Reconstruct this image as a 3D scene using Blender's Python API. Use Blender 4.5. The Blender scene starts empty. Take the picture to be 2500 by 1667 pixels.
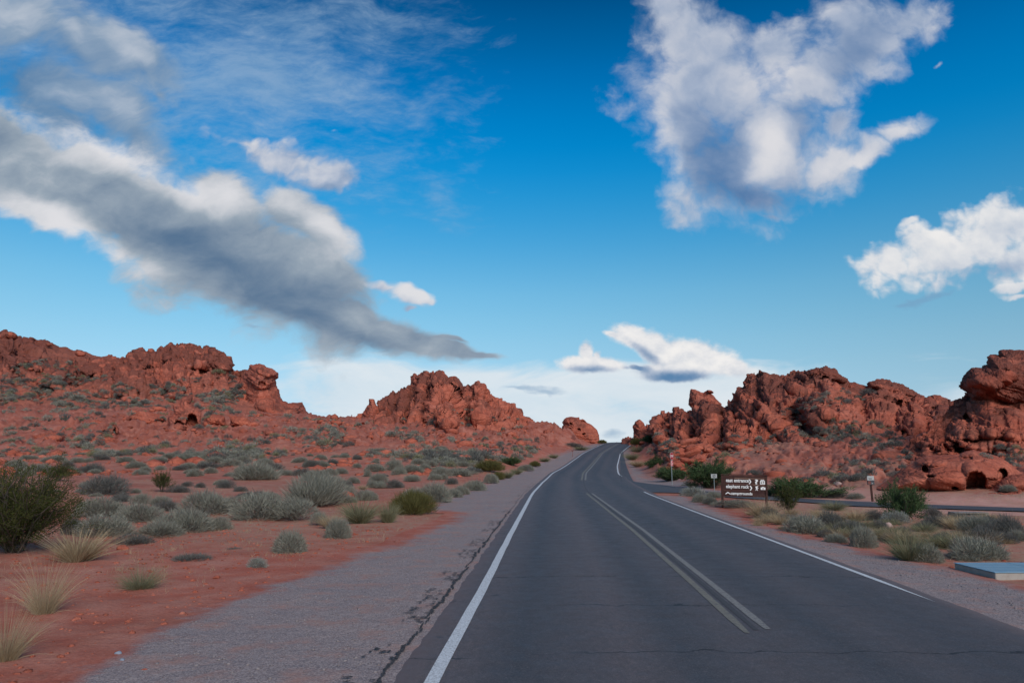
import bpy, bmesh, math, random
import numpy as np
from mathutils import Vector, Matrix, Euler

# ------------------------------------------------------------------ camera, exposure
SC = bpy.context.scene
COL = SC.collection
R = math.radians
CAM_H = 2.2                       # eye height above the asphalt
FPX, CX, CY = 1807.0, 1250.0, 833.5   # focal length / centre in units of the 2500 px wide photograph
TILT = math.atan((1111.0 - CY) / FPX)
cam_d = bpy.data.cameras.new('camera')
cam_d.sensor_width = 36.0
cam_d.lens = 36.0 * FPX / 2500.0
cam_d.clip_start, cam_d.clip_end = 0.1, 9000.0
cam = bpy.data.objects.new('camera', cam_d)
cam.location = (0, 0, CAM_H)
cam.rotation_euler = (R(90) + TILT, 0, 0)
COL.objects.link(cam)
SC.camera = cam
SC.view_settings.view_transform = 'Standard'
SC.view_settings.look = 'None'
SC.view_settings.exposure = 0.0
SC.view_settings.gamma = 1.0
SC.render.film_transparent = False

ST, CT = math.sin(TILT), math.cos(TILT)
def ray(px, py):
    """direction through a point of the photograph, scaled so that its forward (y) part is 1"""
    px = np.asarray(px, float); py = np.asarray(py, float)
    a = (px - CX) / FPX; b = (CY - py) / FPX
    wy = CT - ST * b; wz = ST + CT * b
    return a / wy, wz / wy
def at(px, py, Y):
    u, v = ray(px, py)
    return np.stack([u * Y, np.asarray(Y, float) + 0 * u, CAM_H + v * Y], -1)
def proj(P):
    x, y, z = P[..., 0], P[..., 1], P[..., 2] - CAM_H
    d = y * CT + z * ST; h = -y * ST + z * CT
    return CX + FPX * x / d, CY - FPX * h / d
def flat(px, py, z=0.0):
    """point of the plane z seen at px, py"""
    u, v = ray(px, py)
    Y = (z - CAM_H) / v
    return np.stack([u * Y, Y, z + 0 * Y], -1)

# ------------------------------------------------------------------ sun
SUN_EL, SUN_AZ = R(33), R(158)      # azimuth clockwise from +Y (straight ahead): low behind the camera, to the right
sun_d = bpy.data.lights.new('sun', 'SUN')
sun_d.energy = 2.95
sun_d.angle = R(34)
sun_d.color = (1.0, 0.90, 0.82)
sun = bpy.data.objects.new('sun', sun_d)
sd = Vector((math.sin(SUN_AZ) * math.cos(SUN_EL), math.cos(SUN_AZ) * math.cos(SUN_EL), math.sin(SUN_EL)))
sun.rotation_euler = (-sd).to_track_quat('-Z', 'Y').to_euler()
COL.objects.link(sun)

# ------------------------------------------------------------------ sky: Nishita air and procedural clouds, by world direction
W = bpy.data.worlds.new('World'); SC.world = W
W.use_nodes = True
W.cycles.sampling_method = 'MANUAL'; W.cycles.sample_map_resolution = 512
NT = W.node_tree; NT.nodes.clear()
SKY_S = 0.1
def N(t, **kw):
    n = NT.nodes.new(t)
    for k, v in kw.items(): setattr(n, k, v)
    return n
def L(a, b): NT.links.new(a, b)
def M(op, a, b=None, c=None, clamp=False):
    n = N('ShaderNodeMath', operation=op, use_clamp=clamp)
    for i, v in enumerate((a, b, c)):
        if v is None: continue
        if isinstance(v, (int, float)): n.inputs[i].default_value = v
        else: L(v, n.inputs[i])
    return n.outputs[0]
def SS(x, lo, hi):
    n = N('ShaderNodeMapRange', interpolation_type='SMOOTHSTEP')
    L(x, n.inputs['Value']); n.inputs['From Min'].default_value = lo; n.inputs['From Max'].default_value = hi
    return n.outputs['Result']
def MIX(f, a, b, blend='MIX'):
    n = N('ShaderNodeMix', data_type='RGBA', blend_type=blend)
    for i, v in ((0, f), (6, a), (7, b)):
        if isinstance(v, (int, float)): n.inputs[i].default_value = v
        elif isinstance(v, tuple): n.inputs[i].default_value = (*v, 1)
        else: L(v, n.inputs[i])
    return n.outputs[2]
def lin(r, g, b):
    f = lambda c: (c / 255 / 12.92) if c / 255 <= 0.04045 else ((c / 255 + 0.055) / 1.055) ** 2.4
    return (f(r), f(g), f(b))
def skyc(r, g, b): return tuple(c / SKY_S for c in lin(r, g, b))

geo = N('ShaderNodeTexCoord')
sep = N('ShaderNodeSeparateXYZ'); L(geo.outputs['Generated'], sep.inputs[0])
ysafe = M('MAXIMUM', sep.outputs[1], 0.05)
U = M('DIVIDE', sep.outputs[0], ysafe); V = M('DIVIDE', sep.outputs[2], ysafe)
uv = N('ShaderNodeCombineXYZ'); L(U, uv.inputs[0]); L(V, uv.inputs[1])
UV = uv.outputs[0]
ahead = SS(sep.outputs[1], 0.15, 0.35)

sky = N('ShaderNodeTexSky', sky_type='NISHITA', sun_disc=False)
sky.sun_elevation = SUN_EL; sky.sun_rotation = SUN_AZ
sky.altitude = 600; sky.air_density = 1.0; sky.dust_density = 0.6; sky.ozone_density = 2.0
# clear desert air, deeper and bluer with height
rampn = N('ShaderNodeValToRGB')
L(M('MAXIMUM', sep.outputs[2], 0.0), rampn.inputs[0])
cr = rampn.color_ramp
SKYRAMP = [(0.0, (0.619, 0.885, 1.352)), (0.017, (0.619, 0.885, 1.352)), (0.05, (0.669, 0.834, 1.078)), (0.082, (0.732, 0.899, 1.023)), (0.115, (0.769, 0.974, 1.02)), (0.148, (0.76, 1.044, 1.052)), (0.181, (0.709, 1.099, 1.1)), (0.213, (0.629, 1.134, 1.157)), (0.246, (0.488, 1.126, 1.211)), (0.277, (0.346, 1.113, 1.271)), (0.308, (0.218, 1.099, 1.335)), (0.339, (0.114, 1.086, 1.397)), (0.368, (0.04, 1.063, 1.455)), (0.397, (0.006, 1.029, 1.479)), (0.425, (0.0, 0.977, 1.46)), (0.453, (0.0, 0.9, 1.395)), (0.479, (0.0, 0.809, 1.296)), (0.504, (0.0, 0.711, 1.146)), (0.529, (0.0, 0.618, 1.015)), (0.552, (0.0, 0.518, 0.88)), (0.66, (0.3, 0.62, 0.8)), (0.8, (0.9, 0.95, 1.0))]
while len(cr.elements) < len(SKYRAMP): cr.elements.new(0.5)
for e, (p, c) in zip(cr.elements, SKYRAMP): e.position = p; e.color = (*[v * 0.4 for v in c], 1)
tint = N('ShaderNodeVectorMath', operation='SCALE'); L(rampn.outputs[0], tint.inputs[0]); tint.inputs['Scale'].default_value = 2.5
CUR = MIX(1.0, sky.outputs[0], tint.outputs[0], 'MULTIPLY')

def noise(vec, scale, detail=6, rough=0.55, dist=0.0, rot=0.0, stretch=(1, 1), off=(0, 0, 0)):
    m = N('ShaderNodeMapping', vector_type='POINT')
    L(vec, m.inputs[0]); m.inputs['Rotation'].default_value = (0, 0, rot)
    m.inputs['Scale'].default_value = (stretch[0], stretch[1], 1); m.inputs['Location'].default_value = off
    n = N('ShaderNodeTexNoise', noise_dimensions='2D')
    L(m.outputs[0], n.inputs['Vector']); n.inputs['Scale'].default_value = scale
    n.inputs['Detail'].default_value = detail; n.inputs['Roughness'].default_value = rough
    n.inputs['Distortion'].default_value = dist
    return n
def warp(vec, scale, amt, detail=4, rot=0.0, stretch=(1, 1), off=(0, 0, 0)):
    n = noise(vec, scale, detail, 0.6, 0, rot, stretch, off)
    s = N('ShaderNodeVectorMath', operation='SUBTRACT'); L(n.outputs['Color'], s.inputs[0]); s.inputs[1].default_value = (.5, .5, .5)
    m = N('ShaderNodeVectorMath', operation='MULTIPLY_ADD'); L(s.outputs[0], m.inputs[0]); m.inputs[1].default_value = (amt, amt, 0); L(vec, m.inputs[2])
    return m.outputs[0]
def parts(vec):
    n = N('ShaderNodeSeparateXYZ'); L(vec, n.inputs[0])
    return n.outputs[0], n.outputs[1]
def blob(xy, px, py, rx, ry, ang=0.0):
    """distance from an elliptical patch of the sky (1 on its rim), scalar maths only"""
    u, v = (float(t) for t in ray(px, py)); u2 = float(ray(px + 10, py)[0]); v2 = float(ray(px, py - 10)[1])
    sx, sy = (u2 - u) / 10 * rx, (v2 - v) / 10 * ry
    c, s = math.cos(-R(ang)), math.sin(-R(ang))
    a = M('MULTIPLY_ADD', xy[0], c / sx, -(u * c + v * s) / sx); a = M('MULTIPLY_ADD', xy[1], s / sx, a)
    b = M('MULTIPLY_ADD', xy[0], -s / sy, (u * s - v * c) / sy); b = M('MULTIPLY_ADD', xy[1], c / sy, b)
    return M('SQRT', M('MULTIPLY_ADD', a, a, M('MULTIPLY', b, b)))
def shape(vec, blobs, k=0.25):
    cur = None; vec = parts(vec)
    for b in blobs:
        w = b[5] if len(b) > 5 else 1.0
        f = M('MULTIPLY_ADD', blob(vec, *b[:5]), -1.0, w)
        if cur is None: cur = f
        else: cur = M('SMOOTH_MAX', cur, f, k)
    return M('MAXIMUM', cur, -2.0)
def lights(vec, blobs, base):
    cur = base; vec = parts(vec)
    for b in blobs:
        f = SS(blob(vec, *b[:5]), 1.35, 0.0)
        cur = M('MULTIPLY_ADD', f, b[5], cur)
    return cur
def relief(vec, scale, detail, dx, dy, off, rot=0.0, stretch=(1, 1)):
    a = noise(vec, scale, detail, 0.60, 0.1, rot, stretch, off)
    sh = N('ShaderNodeVectorMath', operation='ADD'); L(vec, sh.inputs[0]); sh.inputs[1].default_value = (dx, dy, 0)
    b = noise(sh.outputs[0], scale, detail, 0.60, 0.1, rot, stretch, off)
    return a.outputs[0], M('SUBTRACT', a.outputs[0], b.outputs[0])
def puffs(vec, scale, off, dx=0.0, dy=0.0):
    """heaped billows: rounded cells, and how they face the light"""
    outs = []
    for sx, sy in ((0, 0), (dx, dy)):
        m = N('ShaderNodeMapping', vector_type='POINT'); L(vec, m.inputs[0]); m.inputs['Location'].default_value = (off[0] + sx, off[1] + sy, 0)
        n = N('ShaderNodeTexVoronoi', voronoi_dimensions='2D', feature='F1'); L(m.outputs[0], n.inputs['Vector'])
        n.inputs['Scale'].default_value = scale; n.inputs['Detail'].default_value = 2.0; n.inputs['Roughness'].default_value = .55
        outs.append(n.outputs['Distance'])
        if not (dx or dy): return outs[0], None
    return outs[0], M('SUBTRACT', outs[1], outs[0])
def layer(cur, dens, light, dark, mid, bright):
    n = N('ShaderNodeValToRGB'); L(SS(light, -.28, 1.28), n.inputs[0])
    e = n.color_ramp.elements; e[0].position = 0.0; e[1].position = 1.0; e.new(0.5)
    s = max(max(bright), 1e-3)
    for el, c in zip(e, (dark, mid, bright)): el.color = (*[v / s for v in c], 1)
    sc = N('ShaderNodeVectorMath', operation='SCALE'); L(n.outputs[0], sc.inputs[0]); sc.inputs['Scale'].default_value = s
    return MIX(M('MULTIPLY', dens, ahead), cur, sc.outputs[0])

def thin_left(CUR):          # thin high cloud over the left half
    w = warp(UV, 5.0, 0.05, 2, off=(3, 1, 0))
    n = noise(w, 4.2, 6, 0.60, 0.1, R(30), (1.0, 2.3), (7, 2, 0)).outputs[0]
    nb = noise(w, 17.0, 6, 0.68, 0.15, R(38), (1.0, 2.6), (1, 9, 0)).outputs[0]
    f = shape(w, [(560, 190, 480, 270, 22, 1.15), (250, 60, 420, 150, 20, 1.05), (840, 260, 250, 190, 30, .8), (1060, 480, 150, 110, 30, .40), (330, 300, 300, 160, 30, .8), (900, 60, 260, 130, 10, .62), (80, 30, 220, 110, 10, 1.2)], .3)
    d = M('MULTIPLY', SS(M('ADD', M('MULTIPLY_ADD', M('SUBTRACT', n, .5), 2.4, f), M('MULTIPLY', M('SUBTRACT', nb, .5), 1.5)), -0.3, 1.45), 0.66)
    return layer(CUR, d, M('MULTIPLY_ADD', nb, .8, .1), skyc(95, 140, 182), skyc(140, 172, 202), skyc(178, 196, 215))
def grey_left(CUR):          # heavier grey banks in the upper left corner
    w = warp(UV, 7.0, 0.06, 3, off=(9, 4, 0))
    n = noise(w, 6.5, 6, 0.58, 0.2, R(28), (1.0, 1.9), (2, 5, 0)).outputs[0]
    f = shape(w, [(40, 60, 170, 90, 20), (230, 120, 190, 55, 28), (330, 150, 110, 40, 30), (110, 190, 220, 70, 22), (280, 270, 110, 62, 40, .95), (330, 330, 120, 50, 45, .8), (150, 290, 220, 45, 22, .7), (395, 230, 40, 26, 40, .5)], .3)
    d = M('MULTIPLY', SS(M('MULTIPLY_ADD', M('SUBTRACT', n, .5), 2.6, f), -0.75, 0.65), 0.88)
    l = lights(w, [(40, 50, 130, 70, 20, .3), (180, 80, 110, 26, 45, .3), (310, 125, 80, 30, 35, .32), (285, 260, 80, 34, 40, .3), (340, 150, 60, 20, 30, .2), (60, 230, 200, 45, 25, -.35)], .34)
    l = M('MULTIPLY_ADD', M('SUBTRACT', n, .5), 1.7, l)
    return layer(CUR, d, l, skyc(88, 124, 160), skyc(140, 160, 182), skyc(200, 205, 213))
def pale_bank(CUR, blobs, bits):   # pale bank along the horizon, with a few thin dark streaks
    w = warp(UV, 4.0, 0.05, 2, stretch=(1, 2.5), off=(5, 5, 0))
    n = noise(w, 4.0, 6, 0.60, 0.3, R(4), (1.0, 4.2), (4, 8, 0)).outputs[0]
    f = shape(w, blobs, .35)
    d = M('MULTIPLY', SS(M('MULTIPLY_ADD', M('SUBTRACT', n, .5), 2.6, f), -0.35, 0.65), 0.84)
    CUR = layer(CUR, d, M('MULTIPLY_ADD', M('SUBTRACT', n, .5), 1.6, .62), skyc(180, 204, 224), skyc(212, 224, 233), skyc(234, 236, 238))
    return streaks(CUR, bits)
def streaks(CUR, bits):
    w = warp(UV, 22.0, 0.014, 2, stretch=(1, 2.5), off=(2, 3, 0))
    f = shape(w, bits, .2)
    n = noise(w, 24.0, 3, 0.6, 0.2, 0, (1, 2.6), (1, 1, 0)).outputs[0]
    return MIX(M('MULTIPLY', SS(M('MULTIPLY_ADD', M('SUBTRACT', n, .5), 1.9, f), -0.3, 0.8), 0.55), CUR, skyc(118, 158, 192))
def long_band(CUR):          # the long grey band running down from the left
    w = warp(warp(UV, 6.0, 0.040, 2, R(33), (1, 1.6), (1, 2, 0)), 28.0, 0.010, 2, off=(4, 4, 0))
    n, r = relief(w, 7.0, 8, -0.008, 0.026, (6, 3, 0), R(30), (1, 1.9))
    pu, pr = puffs(w, 11.0, (7.3, 3.7), -0.006, 0.022)
    f = shape(w, [(60, 405, 285, 110, 22), (250, 475, 275, 124, 30), (420, 568, 275, 140, 33), (580, 628, 265, 148, 32), (720, 690, 235, 126, 30), (840, 768, 220, 62, 22), (985, 815, 160, 36, 20), (1075, 848, 130, 21, 9), (1160, 860, 80, 14, 5, .8), (1090, 826, 70, 11, 12, .7), (555, 478, 100, 70, 10), (735, 540, 140, 64, 32), (90, 505, 200, 64, 20, .8)], .18)
    d = SS(M('MULTIPLY_ADD', M('SUBTRACT', .62, pu), .22, M('MULTIPLY_ADD', M('SUBTRACT', n, .5), 1.25, f)), -0.22, 0.26)
    l = lights(w, [(170, 335, 220, 60, 22, .62), (340, 395, 170, 50, 32, .62), (460, 470, 80, 34, 35, .3), (60, 515, 170, 60, 15, .55), (200, 580, 180, 52, 30, .52), (360, 655, 120, 34, 33, .26), (548, 468, 96, 60, 5, .75), (725, 515, 110, 44, 35, .48), (805, 570, 84, 44, 45, .5), (840, 765, 240, 36, 22, .08),
                    (430, 570, 220, 70, 34, -.24), (640, 690, 270, 85, 30, -.34), (860, 805, 230, 50, 20, -.22)], .40)
    l = M('MULTIPLY_ADD', r, .75, l)
    l = M('MULTIPLY_ADD', pr, .12, l)
    l = M('MULTIPLY_ADD', SS(f, .4, -.1), 0.10, l)
    return layer(CUR, d, l, skyc(84, 113, 144), skyc(152, 166, 180), skyc(222, 222, 226))
def loose_left(CUR):
    w = warp(warp(UV, 7.0, 0.035, 2, off=(8, 2, 0)), 30.0, 0.014, 2, off=(2, 6, 0))
    n, r = relief(w, 8.5, 6, -0.004, 0.020, (3, 7, 0), R(20), (1, 1.6))
    pu, pr = puffs(w, 20.0, (2.3, 5.7), -0.003, 0.012)
    f = shape(w, [(690, 392, 160, 40, 19), (800, 432, 85, 34, 14), (600, 352, 80, 22, 20, .7), (808, 322, 50, 18, 5, .22), (940, 700, 60, 17, 28, .75), (1000, 722, 58, 20, 24), (1042, 742, 30, 12, 5, .8), (1000, 758, 22, 9, 0, .6)], .18)
    d = M('MULTIPLY', SS(M('MULTIPLY_ADD', M('SUBTRACT', .66, pu), .6, M('MULTIPLY_ADD', M('SUBTRACT', n, .5), 1.8, f)), -0.34, 0.45), 0.94)
    l = lights(w, [(690, 385, 160, 40, 18, .22), (1010, 722, 80, 28, 20, .6), (730, 442, 150, 22, 15, -.28), (808, 322, 60, 30, 0, .3)], .56)
    l = M('MULTIPLY_ADD', r, 1.0, l)
    l = M('MULTIPLY_ADD', pr, .34, l)
    return layer(CUR, d, l, skyc(100, 134, 172), skyc(165, 178, 200), skyc(226, 224, 226))
def right_mass(CUR):         # the large cloud upper right
    w = warp(warp(UV, 7.0, 0.034, 2, off=(8, 2, 0)), 30.0, 0.016, 3, off=(2, 6, 0))
    n, r = relief(w, 8.0, 9, -0.005, 0.022, (3, 7, 0), R(-20), (1, 1.25))
    pu, pr = puffs(w, 15.0, (1.3, 2.7), -0.004, 0.016)
    f = shape(w, [(1690, 90, 120, 105, 0), (1740, 190, 165, 105, 0), (1672, 315, 92, 150, -4), (1770, 400, 140, 130, 12), (1835, 482, 130, 46, 12, .85), (1890, 350, 140, 135, 0), (2030, 415, 104, 58, -8), (2122, 385, 60, 30, -32), (2195, 322, 76, 32, -24, .62), (2040, 312, 58, 48, 0, .75), (2015, 165, 82, 125, 42), (2110, 85, 96, 116, 42), (2235, 45, 110, 60, -28, .75), (1620, 25, 72, 50, 0, .8), (1890, 125, 90, 60, -38), (2292, 158, 24, 10, -40, .12), (1885, 525, 110, 16, 4, .35)], .2)
    d = M('MULTIPLY', SS(M('MULTIPLY_ADD', M('SUBTRACT', .78, pu), .42, M('MULTIPLY_ADD', M('SUBTRACT', n, .5), 2.0, f)), -0.42, 0.52), 0.96)
    l = lights(w, [(1880, 190, 160, 66, 0, .28), (1625, 150, 60, 90, 0, .25), (1612, 300, 30, 90, 0, .35), (1645, 400, 24, 80, 0, .35), (1650, 34, 80, 50, 0, .15), (1883, 345, 56, 74, -10, .62), (1850, 415, 34, 50, 30, .42), (2046, 408, 100, 56, -10, .48), (2125, 388, 66, 34, -30, .4), (2195, 322, 80, 36, -20, .4),
                    (1745, 390, 110, 130, 0, -.52), (1835, 485, 150, 52, 10, -.42), (1960, 470, 60, 50, 0, -.22), (1960, 300, 50, 60, 0, -.2), (2085, 140, 54, 100, 42, -.36), (2150, 60, 110, 70, -35, -.16), (1720, 260, 100, 60, 0, -.14)], .50)
    l = M('MULTIPLY_ADD', r, .62, l)
    l = M('MULTIPLY_ADD', pr, .13, l)
    l = M('MULTIPLY_ADD', SS(f, .5, -.1), .10, l)
    return layer(CUR, d, l, skyc(82, 120, 166), skyc(165, 178, 200), skyc(226, 224, 226))
def right_cloud(CUR):
    w = warp(warp(UV, 12.0, 0.018, 2, off=(1, 7, 0)), 45.0, 0.008, 2, off=(3, 3, 0))
    n, r = relief(w, 12.0, 6, -0.004, 0.016, (5, 5, 0), R(-15), (1, 1.5))
    pu, pr = puffs(w, 22.0, (4.3, .7), -0.003, 0.012)
    f = shape(w, [(2165, 648, 92, 50, -8), (2290, 618, 155, 72, -24), (2440, 572, 135, 80, -12), (2500, 628, 120, 66, -12), (2228, 540, 36, 15, -26, .55), (2475, 703, 70, 13, -6, .8), (2490, 722, 54, 10, -5, .7)], .15)
    d = SS(M('MULTIPLY_ADD', M('SUBTRACT', .66, pu), .6, M('MULTIPLY_ADD', M('SUBTRACT', n, .5), 1.5, f)), -0.30, 0.42)
    l = lights(w, [(2300, 590, 200, 50, -24, .22), (2170, 640, 70, 30, 0, .15), (2370, 680, 160, 34, -14, -.40), (2480, 655, 120, 36, -12, -.2), (2475, 712, 80, 12, -5, -.1)], .70)
    l = M('MULTIPLY_ADD', r, .75, l)
    l = M('MULTIPLY_ADD', pr, .16, l)
    return layer(CUR, d, l, skyc(128, 158, 192), skyc(190, 200, 214), skyc(240, 238, 236))
def small_clouds(CUR):       # the two smooth little clouds over the gap in the hills
    w = warp(warp(UV, 14.0, 0.007, 2, off=(6, 1, 0)), 60.0, 0.003, 2, off=(2, 8, 0))
    n, r = relief(w, 20.0, 5, -0.003, 0.012, (8, 8, 0), R(10), (1, 1.5))
    f = shape(w, [(1446, 888, 86, 23, 2), (1430, 860, 26, 34, 0, .85), (1458, 868, 24, 24, 0, .6), (1515, 897, 40, 7, 3, .7), (1546, 822, 60, 32, 18), (1506, 817, 40, 12, 15, .8), (1600, 852, 60, 38, 40), (1685, 872, 118, 46, 8), (1750, 886, 90, 27, 14), (1652, 908, 100, 26, 2), (1560, 898, 34, 9, 4, .8)], .12)
    d = SS(M('MULTIPLY_ADD', M('SUBTRACT', n, .5), 0.9, f), -0.16, 0.30)
    l = lights(w, [(1446, 880, 80, 12, 2, .1), (1700, 866, 120, 28, 10, .18), (1545, 812, 60, 20, 18, .15), (1440, 904, 80, 13, 2, -.75), (1582, 866, 50, 15, 36, -.70), (1645, 921, 110, 20, 0, -1.0), (1558, 899, 38, 12, 3, -.9)], .84)
    l = M('MULTIPLY_ADD', r, 0.8, l)
    return layer(CUR, d, l, skyc(92, 132, 172), skyc(178, 190, 208), skyc(246, 243, 240))

BANK = [(860, 975, 280, 110, 5), (1080, 955, 380, 80, 3), (1290, 990, 430, 92, 4), (1650, 985, 380, 110, 0, .9), (2330, 985, 170, 86, 0, .7), (1420, 1070, 320, 70, 0, .95), (760, 890, 150, 40, 5, .5)]
CLEAR = CUR
left = loose_left(long_band(pale_bank(grey_left(thin_left(CLEAR)), BANK, [(1285, 948, 70, 7, 3), (620, 797, 24, 6, 5)])))
high = streaks(right_cloud(right_mass(CLEAR)), [(2235, 737, 62, 11, -11), (2285, 724, 50, 9, -14)])
low = small_clouds(pale_bank(CLEAR, BANK, [(1285, 948, 70, 7, 3), (1335, 956, 55, 8, 3), (1495, 1062, 40, 10, 0, .8)]))
def BG(c):
    b = N('ShaderNodeBackground'); L(c, b.inputs[0]); b.inputs[1].default_value = SKY_S
    return b.outputs[0]
def MS(f, a, b):
    m = N('ShaderNodeMixShader'); L(f, m.inputs[0]); L(a, m.inputs[1]); L(b, m.inputs[2])
    return m.outputs[0]
is_left = M('LESS_THAN', U, float(ray(1262, 860)[0]))
is_high = M('GREATER_THAN', V, float(ray(1900, 784)[1]))
in_view = M('MULTIPLY', M('MULTIPLY', M('GREATER_THAN', sep.outputs[1], .2), M('LESS_THAN', V, 1.1)), M('LESS_THAN', M('ABSOLUTE', U), 1.6))
in_view = M('MULTIPLY', in_view, M('GREATER_THAN', V, -0.02))
world_out = MS(in_view, BG(CLEAR), MS(is_left, MS(is_high, BG(low), BG(high)), BG(left)))
wo = N('ShaderNodeOutputWorld'); L(world_out, wo.inputs[0])

# ------------------------------------------------------------------ helpers
def tag(o, label=None, cat=None, group=None, kind=None):
    if label: o['label'] = label
    if cat: o['category'] = cat
    if group: o['group'] = group
    if kind: o['kind'] = kind
    return o
def obj(name, verts, faces, mat=None, parent=None, smooth=False, attrs=None):
    me = bpy.data.meshes.new(name)
    verts = np.asarray(verts, np.float32)
    if isinstance(faces, np.ndarray):
        k = faces.shape[1]
        me.vertices.add(len(verts)); me.vertices.foreach_set('co', verts.ravel())
        me.loops.add(faces.size); me.loops.foreach_set('vertex_index', faces.astype(np.int32).ravel())
        me.polygons.add(len(faces)); me.polygons.foreach_set('loop_start', np.arange(0, faces.size, k, dtype=np.int32))
        me.update(calc_edges=True)
    else:
        me.from_pydata(verts.tolist(), [], faces)
    if smooth: me.polygons.foreach_set('use_smooth', np.ones(len(me.polygons), bool))
    for n, v in (attrs or {}).items():
        a = me.attributes.new(n, 'FLOAT', 'POINT'); a.data.foreach_set('value', np.asarray(v, np.float32))
    if mat:
        for m in (mat if isinstance(mat, (list, tuple)) else [mat]): me.materials.append(m)
    o = bpy.data.objects.new(name, me); COL.objects.link(o)
    if parent: o.parent = parent
    return o
def empty(name, loc=(0, 0, 0), rz=0.0):
    o = bpy.data.objects.new(name, None); o.empty_display_size = 0.2
    o.location = loc; o.rotation_euler = (0, 0, rz); COL.objects.link(o)
    return o
def grid_faces(nr, nc):
    i = np.arange(nr * nc).reshape(nr, nc)
    return np.stack([i[:-1, :-1], i[:-1, 1:], i[1:, 1:], i[1:, :-1]], -1).reshape(-1, 4)

def _hash(ix, iy, iz, seed):
    h = (ix.astype(np.uint32) * np.uint32(374761393) + iy.astype(np.uint32) * np.uint32(668265263)
         + iz.astype(np.uint32) * np.uint32(2246822519) + np.uint32((seed * 3266489917 + 12345) & 0xffffffff))
    h ^= h >> np.uint32(13); h *= np.uint32(1274126177); h ^= h >> np.uint32(16); h *= np.uint32(2654435761); h ^= h >> np.uint32(15)
    return h
def perlin(p, seed=0):
    """gradient noise of points (N,3), about -1..1"""
    p = np.asarray(p, np.float32)
    i = np.floor(p).astype(np.int32); f = p - i
    u = f * f * f * (f * (f * 6 - 15) + 10)
    out = 0
    for dx in (0, 1):
        wx = u[:, 0] if dx else 1 - u[:, 0]
        for dy in (0, 1):
            wy = u[:, 1] if dy else 1 - u[:, 1]
            for dz in (0, 1):
                wz = u[:, 2] if dz else 1 - u[:, 2]
                h = _hash(i[:, 0] + dx, i[:, 1] + dy, i[:, 2] + dz, seed)
                g = ((h & np.uint32(1023)).astype(np.float32) / 511.5 - 1) * (f[:, 0] - dx) + (((h >> np.uint32(10)) & np.uint32(1023)).astype(np.float32) / 511.5 - 1) * (f[:, 1] - dy) + (((h >> np.uint32(20)) & np.uint32(1023)).astype(np.float32) / 511.5 - 1) * (f[:, 2] - dz)
                out = out + wx * wy * wz * g
    return out * 1.25
def fbm(p, scale, octs=4, seed=0, gain=0.5, mode='fbm'):
    p = np.asarray(p, np.float32) / scale
    a, s, t = 1.0, 0.0, 0.0
    for k in range(octs):
        n = perlin(p, seed + k * 7)
        if mode == 'billow': n = np.abs(n) * 2 - 0.6
        elif mode == 'ridge': n = 0.6 - np.abs(n) * 2
        s = s + a * n; t += a
        a *= gain; p = p * 2.03 + 3.1
    return s / t
def cells(p, scale, seed=0):
    """Worley noise: nearest distance, edge distance f2-f1, random value of the nearest cell"""
    p = np.asarray(p, np.float32) / scale
    i = np.floor(p).astype(np.int32)
    f1 = np.full(len(p), 9, np.float32); f2 = f1.copy(); val = np.zeros(len(p), np.float32)
    for dx in (-1, 0, 1):
        for dy in (-1, 0, 1):
            for dz in (-1, 0, 1):
                c = i + np.array([dx, dy, dz], np.int32)
                h = _hash(c[:, 0], c[:, 1], c[:, 2], seed)
                q = np.stack([(h & np.uint32(1023)), (h >> np.uint32(10)) & np.uint32(1023), (h >> np.uint32(20)) & np.uint32(1023)], -1).astype(np.float32) / 1023.0
                d = np.sqrt(((c + q - p) ** 2).sum(-1))
                m = d < f1
                f2 = np.where(m, f1, np.minimum(f2, d)); f1 = np.where(m, d, f1)
                val = np.where(m, ((h >> np.uint32(7)) & np.uint32(255)).astype(np.float32) / 255, val)
    return f1, f2 - f1, val
def sstep(x, a, b):
    t = np.clip((x - a) / (b - a), 0, 1); return t * t * (3 - 2 * t)

def crag(P, s, seed, dip=(0.25, -.2, 1.0), amp=1.0, bed=1.0, rub=1.0):
    """height of weathered, jointed, bedded sandstone at points P; s is the size of its larger masses in metres"""
    w = P + np.stack([fbm(P, s * .8, 3, seed + 60), fbm(P + 31, s * .8, 3, seed + 61), fbm(P + 77, s * .8, 3, seed + 62)], -1) * s * .30
    d = np.array(dip, float); d /= np.linalg.norm(d)
    t = P @ d
    q = w + d * (t * 2.4)[:, None]              # squash along the bedding: slabs
    f1, e, val = cells(q, s * .95, seed)
    f1b, eb, vb = cells(q + 13.0, s * .30, seed + 1)
    rough = .25 + .85 * sstep(fbm(P, s * 2.6, 3, seed + 8), -.25, .35)      # smooth slabs and broken patches
    h = .54 * fbm(w, s * 1.25, 5, seed + 2, .56, 'ridge')
    h += (val - .5) * .62 * rub + (vb - .5) * .30 * rough
    f1c, ec, vc = cells(q + 41.0, s * .105, seed + 12)
    h += (vc - .5) * .17 * rough - .09 * rough * (1 - sstep(ec, .0, .14))
    h -= .50 * rub * (1 - sstep(e, .0, .09)) + .22 * rough * (1 - sstep(eb, .0, .11))
    h += .20 * rough * fbm(q, s * .20, 4, seed + 3, .62, 'ridge')
    for sp, am, k in ((.70, .80 * bed, 4), (.21, .34 * bed, 5)):
        st = t / (s * sp) + .8 * fbm(P, s * 2.4, 3, seed + k); fr = st - np.floor(st)
        h += am * (np.minimum(fr / .84, (1 - fr) / .16) - .5)
    return h * s * .34 * amp

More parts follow.
